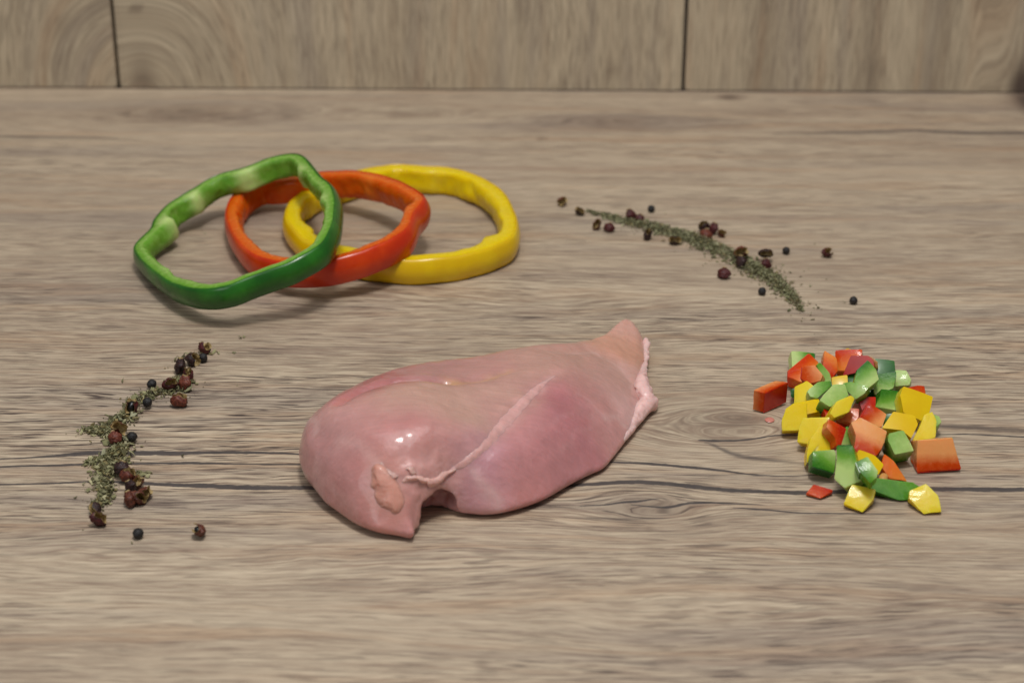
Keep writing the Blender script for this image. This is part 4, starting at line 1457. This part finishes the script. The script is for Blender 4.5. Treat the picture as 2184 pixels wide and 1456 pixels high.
GL, GR = 'peppercorns and husks by the coarse herbs', 'peppercorns and husks along the fine herb streak'
for X, Y, z, lab in ((888, 190, 0, 'black peppercorn just below the last crimson husk of the coarse herb trail'),
                     (557, 360, .0005, 'black peppercorn on the upper edge of the coarse herb trail'),
                     (528, 478, .001, 'black peppercorn nestled in the coarse herbs beside a large flake'),
                     (430, 700, .0005, 'black peppercorn beside the wide open pale husk'),
                     (468, 1325, 0, 'black peppercorn lying alone on bare wood below the coarse herbs')):
    peppercorn(*zl(X, Y), lab, .0023, z, GL)
for X, Y, lab in ((715, 172, 'black peppercorn behind the fine herb streak near a crimson husk pair'),
                  (1612, 450, 'black peppercorn on bare wood between a herb streak husk and a lone split husk'),
                  (1452, 720, 'chipped black peppercorn just in front of the fine herb streak'),
                  (2060, 782, 'black peppercorn lying farthest from the fine herb streak, alone on the wood')):
    peppercorn(*zq(X, Y), lab, .00215, 0, GR)

CAMD = (0, -.8, .5)
for X, Y, v, m, d, r, z, s, lab in (
        (897, 125, 1, 0, (.3, .1, 1), 3.0, 0, 0, 'crimson split husk at the tip of the coarse herb trail'),
        (820, 200, 0, 2, (.9, -.5, .3), 3.2, 0, 0, 'dark husk with pale open side touching a black peppercorn'),
        (740, 247, 4, 2, (0, .6, .6), 3.4, 0, 0, 'dark lumpy closed husk on the coarse herb trail'),
        (793, 292, 3, 0, (0, -.1, 1), 2.9, 0, 0, 'crimson husk with pale top below the dark lumpy husk'),
        (675, 360, 2, 0, (.4, -.5, .7), 3.0, .001, 0, 'crimson oval husk resting on the herb flakes'),
        (770, 352, 4, 3, (0, .5, .8), 3.0, .0005, 0, 'rust-coloured husk beside a big grey-green flake'),
        (735, 465, 2, 3, (.2, .1, 1), 3.4, 0, 0, 'rust-coloured walnut-like husk at the edge of the coarse herbs'),
        (428, 505, 1, 0, (0, -.6, .8), 3.6, .0015, 1, 'crimson husk holding a black seed among the coarse herbs'),
        (345, 645, 1, 1, (.3, -.7, .6), 3.6, .002, 0, 'wide open husk with pale yellow lining on the herb heap'),
        (320, 705, 4, 3, (-.5, .5, .5), 2.7, .0015, 0, 'small round rust husk under the wide open one'),
        (360, 905, 4, 2, (0, .6, .6), 2.9, .0015, 0, 'dull dark red husk half sunk in the coarse herbs'),
        (405, 950, 3, 3, (.3, 0, 1), 3.0, .001, 0, 'orange-red crumpled husk on the coarse herbs'),
        (470, 990, 1, 1, (.3, -.3, .9), 2.9, .0005, 0, 'pale open husk turned upward above the brown husk pair'),
        (420, 1025, 4, 2, (-.5, .5, .5), 2.9, 0, 0, 'dark husk squeezed between the pale open husk and brown pair'),
        (415, 1105, 4, 1, (-.3, .6, .5), 3.0, 0, 0, 'red-brown round husk of the touching pair'),
        (468, 1095, 2, 1, (.9, -.6, .4), 3.1, 0, 0, 'red-brown husk of the touching pair with pale side'),
        (512, 1065, 1, 1, (.6, -.6, .6), 2.8, 0, 0, 'pale yellowish husk leaning on the red-brown pair'),
        (190, 1163, 0, 2, (-.6, -.7, .4), 2.7, 0, 0, 'dark husk showing pale inside at the foot of the herb trail'),
        (213, 1232, 3, 0, (.7, -.4, .7), 3.3, 0, 0, 'crimson husk with pale slit below the herb trail'),
        (865, 1305, 5, 1, (-.8, .1, .5), 3.2, 0, 1, 'dark brown husk lying alone on bare wood')):
    husk(*zl(X, Y), v, m, d, lab, r * .00108, z, bool(s), GL)
for X, Y, v, m, d, r, z, s, lab in (
        (122, 122, 1, 1, (.2, -.9, .4), 3.1, 0, 0, 'brown husk with pale open side farthest along the streak tip'),
        (237, 187, 0, 2, (-.2, -.6, .7), 2.7, 0, 0, 'small dark husk just off the tip of the fine herb streak'),
        (352, 277, 3, 1, (0, -.7, .6), 3.1, 0, 0, 'brown husk touching a crimson one beside the herb streak tip'),
        (435, 297, 4, 0, (0, .6, .6), 2.8, 0, 0, 'crimson husk touching a brown one beside the herb streak tip'),
        (578, 212, 4, 0, (-.3, .5, .7), 3.1, 0, 0, 'crimson husk, larger of a pair behind the herb streak'),
        (638, 237, 4, 0, (.3, .5, .7), 2.5, 0, 0, 'crimson husk, smaller of a pair behind the herb streak'),
        (690, 342, 2, 2, (.2, -.2, 1), 3.2, 0, 0, 'dark red husk at the front edge of the fine herb streak'),
        (868, 382, 0, 2, (0, -.8, .5), 2.8, 0, 0, 'dark husk with a pale spot at the front of the streak'),
        (1065, 288, 2, 2, (-.3, -.3, .9), 3.0, .0005, 0, 'dark brown husk in the four-husk cluster on the streak'),
        (1128, 302, 4, 0, (.2, .5, .7), 3.0, .0005, 0, 'dark crimson husk in the four-husk cluster on the streak'),
        (1078, 345, 4, 3, (0, .6, .6), 2.9, .0005, 0, 'rust husk at the front of the four-husk cluster'),
        (1185, 335, 1, 1, (.5, -.7, .5), 2.4, 0, 0, 'small yellowish open husk in the four-husk cluster'),
        (1315, 462, 0, 3, (.2, -.7, .6), 4.0, .002, 0, 'largest rust husk with pale ribs on the fine herbs'),
        (1308, 525, 4, 2, (0, .6, .6), 2.9, .0005, 0, 'dark husk under the largest rust husk'),
        (1478, 470, 2, 2, (0, -.8, .4), 3.2, .002, 0, 'dark husk stacked behind a crimson one on the fine herbs'),
        (1480, 540, 4, 0, (0, .6, .6), 2.9, .001, 0, 'crimson husk below the dark one on the fine herbs'),
        (1198, 602, 4, 0, (0, .7, .5), 3.0, 0, 0, 'crimson round husk lying in front of the herb streak'),
        (1885, 462, 5, 0, (.9, -.4, .5), 3.0, 0, 0, 'crimson husk with pale end, alone on the wood past the streak')):
    husk(*zq(X, Y), v, m, d, lab, r * .00100, z, bool(s), GR)

M_HERB = simple_mat('dried_herb', (0, 0, 0), (70, 68, 48), 700, .8, .4, .0003, True)


def flakes(name, label, samples, smin, smax, seed, tint=(1, 1, 1)):
    """samples: list of (x, y, z) centres; small curled leaf fragments"""
    r = np.random.default_rng(seed)
    V, F, C = [], [], []
    pal = np.array([s2l(c) for c in ((146, 146, 112), (126, 126, 92), (106, 106, 74), (158, 156, 124), (90, 86, 58), (172, 168, 138), (132, 120, 82))])
    for q_ in samples:
        x, y, z = q_[:3]
        s = (smin + (smax - smin) * r.random() ** 2.2) * (q_[3] if len(q_) > 3 else 1.0)
        m = r.integers(4, 7)
        ang = np.sort(r.random(m) * 2 * np.pi)
        el = r.uniform(.45, 1.0)
        rad = s * r.uniform(.55, 1.0, m)
        P = np.stack([np.cos(ang) * rad, np.sin(ang) * rad * el, np.zeros(m)], 1)
        P[:, 2] = (P[:, 0] ** 2) / s * r.uniform(-.5, .5) + r.uniform(-.15, .15, m) * s
        tilt = r.normal(0, .38, 2)
        yaw = r.random() * 6.28
        M = np.array((Matrix.Rotation(yaw, 3, 'Z') @ Matrix.Rotation(tilt[0], 3, 'X') @ Matrix.Rotation(tilt[1], 3, 'Y')))
        P = P @ M.T
        thick = np.array([0, 0, max(.00012, s * .06)])
        cz = max(z, -P[:, 2].min() + .0003)
        P = P + np.array([x, y, cz])
        b = len(V)
        V += list(P + thick) + list(P - thick)
        F.append([b + k for k in range(m)])
        F.append([b + m + k for k in range(m)][::-1])
        for k in range(m):
            F.append([b + k, b + m + k, b + m + (k + 1) % m, b + (k + 1) % m])
        c = pal[r.integers(0, len(pal))] * r.uniform(.65, 1.2) * np.array(tint)
        C += [c] * (2 * m)
    o = link(name, mesh_np(name, V, F, None, np.array(C)), M_HERB, smooth=False)
    tag(o, label, 'herbs', kind='stuff')
    return o


def strand(path, zf, count, height, r, pw=1.0):
    """random points in a tapering heap along a path of (X, Y, halfwidth) in zoom pixels"""
    P = np.array(path, float)
    seg = np.linalg.norm(np.diff(P[:, :2], axis=0), axis=1) * (P[:-1, 2] + P[1:, 2])
    out = []
    for k in range(count):
        i = r.choice(len(seg), p=seg / seg.sum())
        t = r.random()
        c = P[i] * (1 - t) + P[i + 1] * t
        q = r.normal(0, .48, 2)
        q = np.clip(q, -1.5, 1.5)
        dens = mnoise.noise(Vector((c[0] * .03, c[1] * .03, 3.3)))
        if dens < -.25 and r.random() < .6:
            continue
        d = min(1, np.hypot(*q))
        w = on_z(*zf(c[0] + q[0] * c[2], c[1] + q[1] * c[2] * .62))
        out.append((w.x, w.y, .0004 + height * r.random() * (1 - d * d) * min(1, c[2] / 60)))
    return out


rr = np.random.default_rng(21)
LP = [(800, 395, 26), (700, 410, 38), (600, 425, 44), (500, 455, 46), (420, 500, 52), (420, 570, 66), (340, 615, 60), (250, 680, 66), (330, 720, 66), (370, 790, 80), (320, 850, 110), (270, 890, 90), (260, 960, 85), (240, 1010, 85), (270, 1090, 60), (240, 1130, 48), (190, 1150, 40)]
S = strand(LP, zl, 2300, .0035, rr)
S += strand([(250, 680, 46), (180, 670, 46), (100, 665, 30)], zl, 190, .002, rr)
S += strand([(330, 850, 50), (200, 860, 46), (120, 885, 24)], zl, 170, .0015, rr)
S += strand([(400, 960, 40), (500, 945, 26), (560, 940, 14)], zl, 70, .001, rr)
S += strand([(640, 360, 26), (720, 330, 30), (820, 350, 30)], zl, 110, .002, rr)
S += strand([(690, 215, 14), (800, 180, 16), (930, 165, 12), (990, 165, 6)], zl, 45, .0008, rr)
for X, Y in ((1130, 65), (1150, 55), (1080, 165), (980, 160), (890, 355), (850, 365), (1105, 370), (640, 655), (755, 830), (380, 345), (170, 745), (65, 700), (10, 685), (130, 1060), (70, 1095), (120, 1310), (430, 1390), (140, 1055), (150, 1270), (510, 740), (340, 1055), (290, 1130), (660, 260), (645, 262)):
    w = on_z(*zl(X + rr.normal(0, 5), Y + rr.normal(0, 4)))
    S.append((w.x, w.y, .0004))
for k in range(260):
    i = rr.integers(0, len(LP))
    w = on_z(*zl(LP[i][0] + rr.normal(0, 62), LP[i][1] + rr.normal(0, 40)))
    S.append((w.x, w.y, .0003, .35))
flakes('dried_herbs', 'trail of coarse grey-green dried herb flakes beside the chicken', S, .0005, .0025, 5, (1.06, 1.02, .88))
# a few large flakes
big = [on_z(*zl(X, Y), .002) for X, Y in ((450, 590), (790, 385), (565, 465), (430, 570), (380, 720), (840, 350), (340, 590), (250, 820))]
flakes('dried_herbs', 'largest leafy flakes lying on the coarse herb trail', [(b.x, b.y, .003) for b in big], .0026, .0040, 8)

RP = [(290, 192, 10), (400, 222, 22), (500, 252, 28), (600, 280, 32), (720, 300, 36), (850, 340, 42), (1000, 385, 52), (1150, 450, 58), (1300, 520, 58), (1400, 580, 62), (1500, 640, 60), (1570, 695, 48), (1640, 755, 40), (1690, 820, 28), (1710, 860, 12)]
S = strand([(x, y, w * 1.2 + 3) for x, y, w in RP], zq, 5600, .0042, rr)
for k in range(110):
    t = rr.random()
    i = rr.integers(3, len(RP))
    w = on_z(*zq(RP[i][0] + rr.normal(0, 80), RP[i][1] + rr.normal(0, 42)))
    S.append((w.x, w.y, .0003))
for X, Y in ((1800, 410), (1590, 550), (1640, 600), (1710, 630), (1880, 645), (1760, 575), (1730, 590), (1270, 615), (1260, 620), (1515, 745), (2000, 803), (1750, 820), (510, 320), (870, 465), (790, 390), (1760, 880), (1720, 905), (1715, 925), (1800, 1010), (1830, 1080)):
    w = on_z(*zq(X, Y))
    S.append((w.x, w.y, .0003))
flakes('dried_herbs', 'curved streak of fine green dried herb crumbs behind the chicken', S, .0004, .0016, 6, (1.0, 1.0, .9))

# crumbs fallen on and near the rings, dark specks on the wood
sp = [on_z(*zr(X, Y)) for X, Y in ((425, 480), (440, 495), (225, 835), (1800, 735), (1490, 745), (1200, 75), (1160, 180))]
flakes('herb_crumb', 'few loose herb crumbs scattered round the pepper rings', [(b.x, b.y, .0005) for b in sp], .0006, .0012, 9)

# pepper seed on the pile and a pink juice drop
sd = NT('pepper_seed')
sd.p(Base_Color=s2l((206, 150, 84)) + (1,), Roughness=.25)
sd.b.inputs['Subsurface Weight'].default_value = .5
sd.b.inputs['Subsurface Radius'].default_value = (1, .5, .2)
sd.b.inputs['Subsurface Scale'].default_value = .002
v, f = [], []
p = on_z(*zd(1105, 1090), .0050)
bl = [((p.x - .0005, p.y - .0012, p.z - .0004), (.0015, .0014, .0011)), ((p.x, p.y, p.z), (.0016, .0016, .0012)), ((p.x + .0006, p.y + .0012, p.z + .0005), (.0014, .0014, .001))]
v, f = blob(bl, .0003, .0004, .00015, 2.0, 3)
o = link('pepper_scrap', mesh_np('pepper_scrap', v - np.array(p), f), sd.m)
o.location = p
tag(o, 'tiny amber translucent scrap resting on the long green strip', 'scrap')
jd = NT('pink_juice')
jd.p(Base_Color=s2l((206, 132, 118)) + (1,), Roughness=.12)
jd.b.inputs['Subsurface Weight'].default_value = .3
jd.b.inputs['Subsurface Scale'].default_value = .002
p = on_z(*zd(220, 645), 0.0)
v, f = blob([((p.x, p.y, .0003), (.0018, .0021, .0006)), ((p.x + .0006, p.y + .0005, .0003), (.0013, .0014, .0006))], .0002, .0003, 0, 1, 3)
o = link('juice_drop', mesh_np('juice_drop', v - np.array(p), f), jd.m)
o.location = p
tag(o, 'small flat pink droplet on the wood beside the pepper pile', 'droplet')
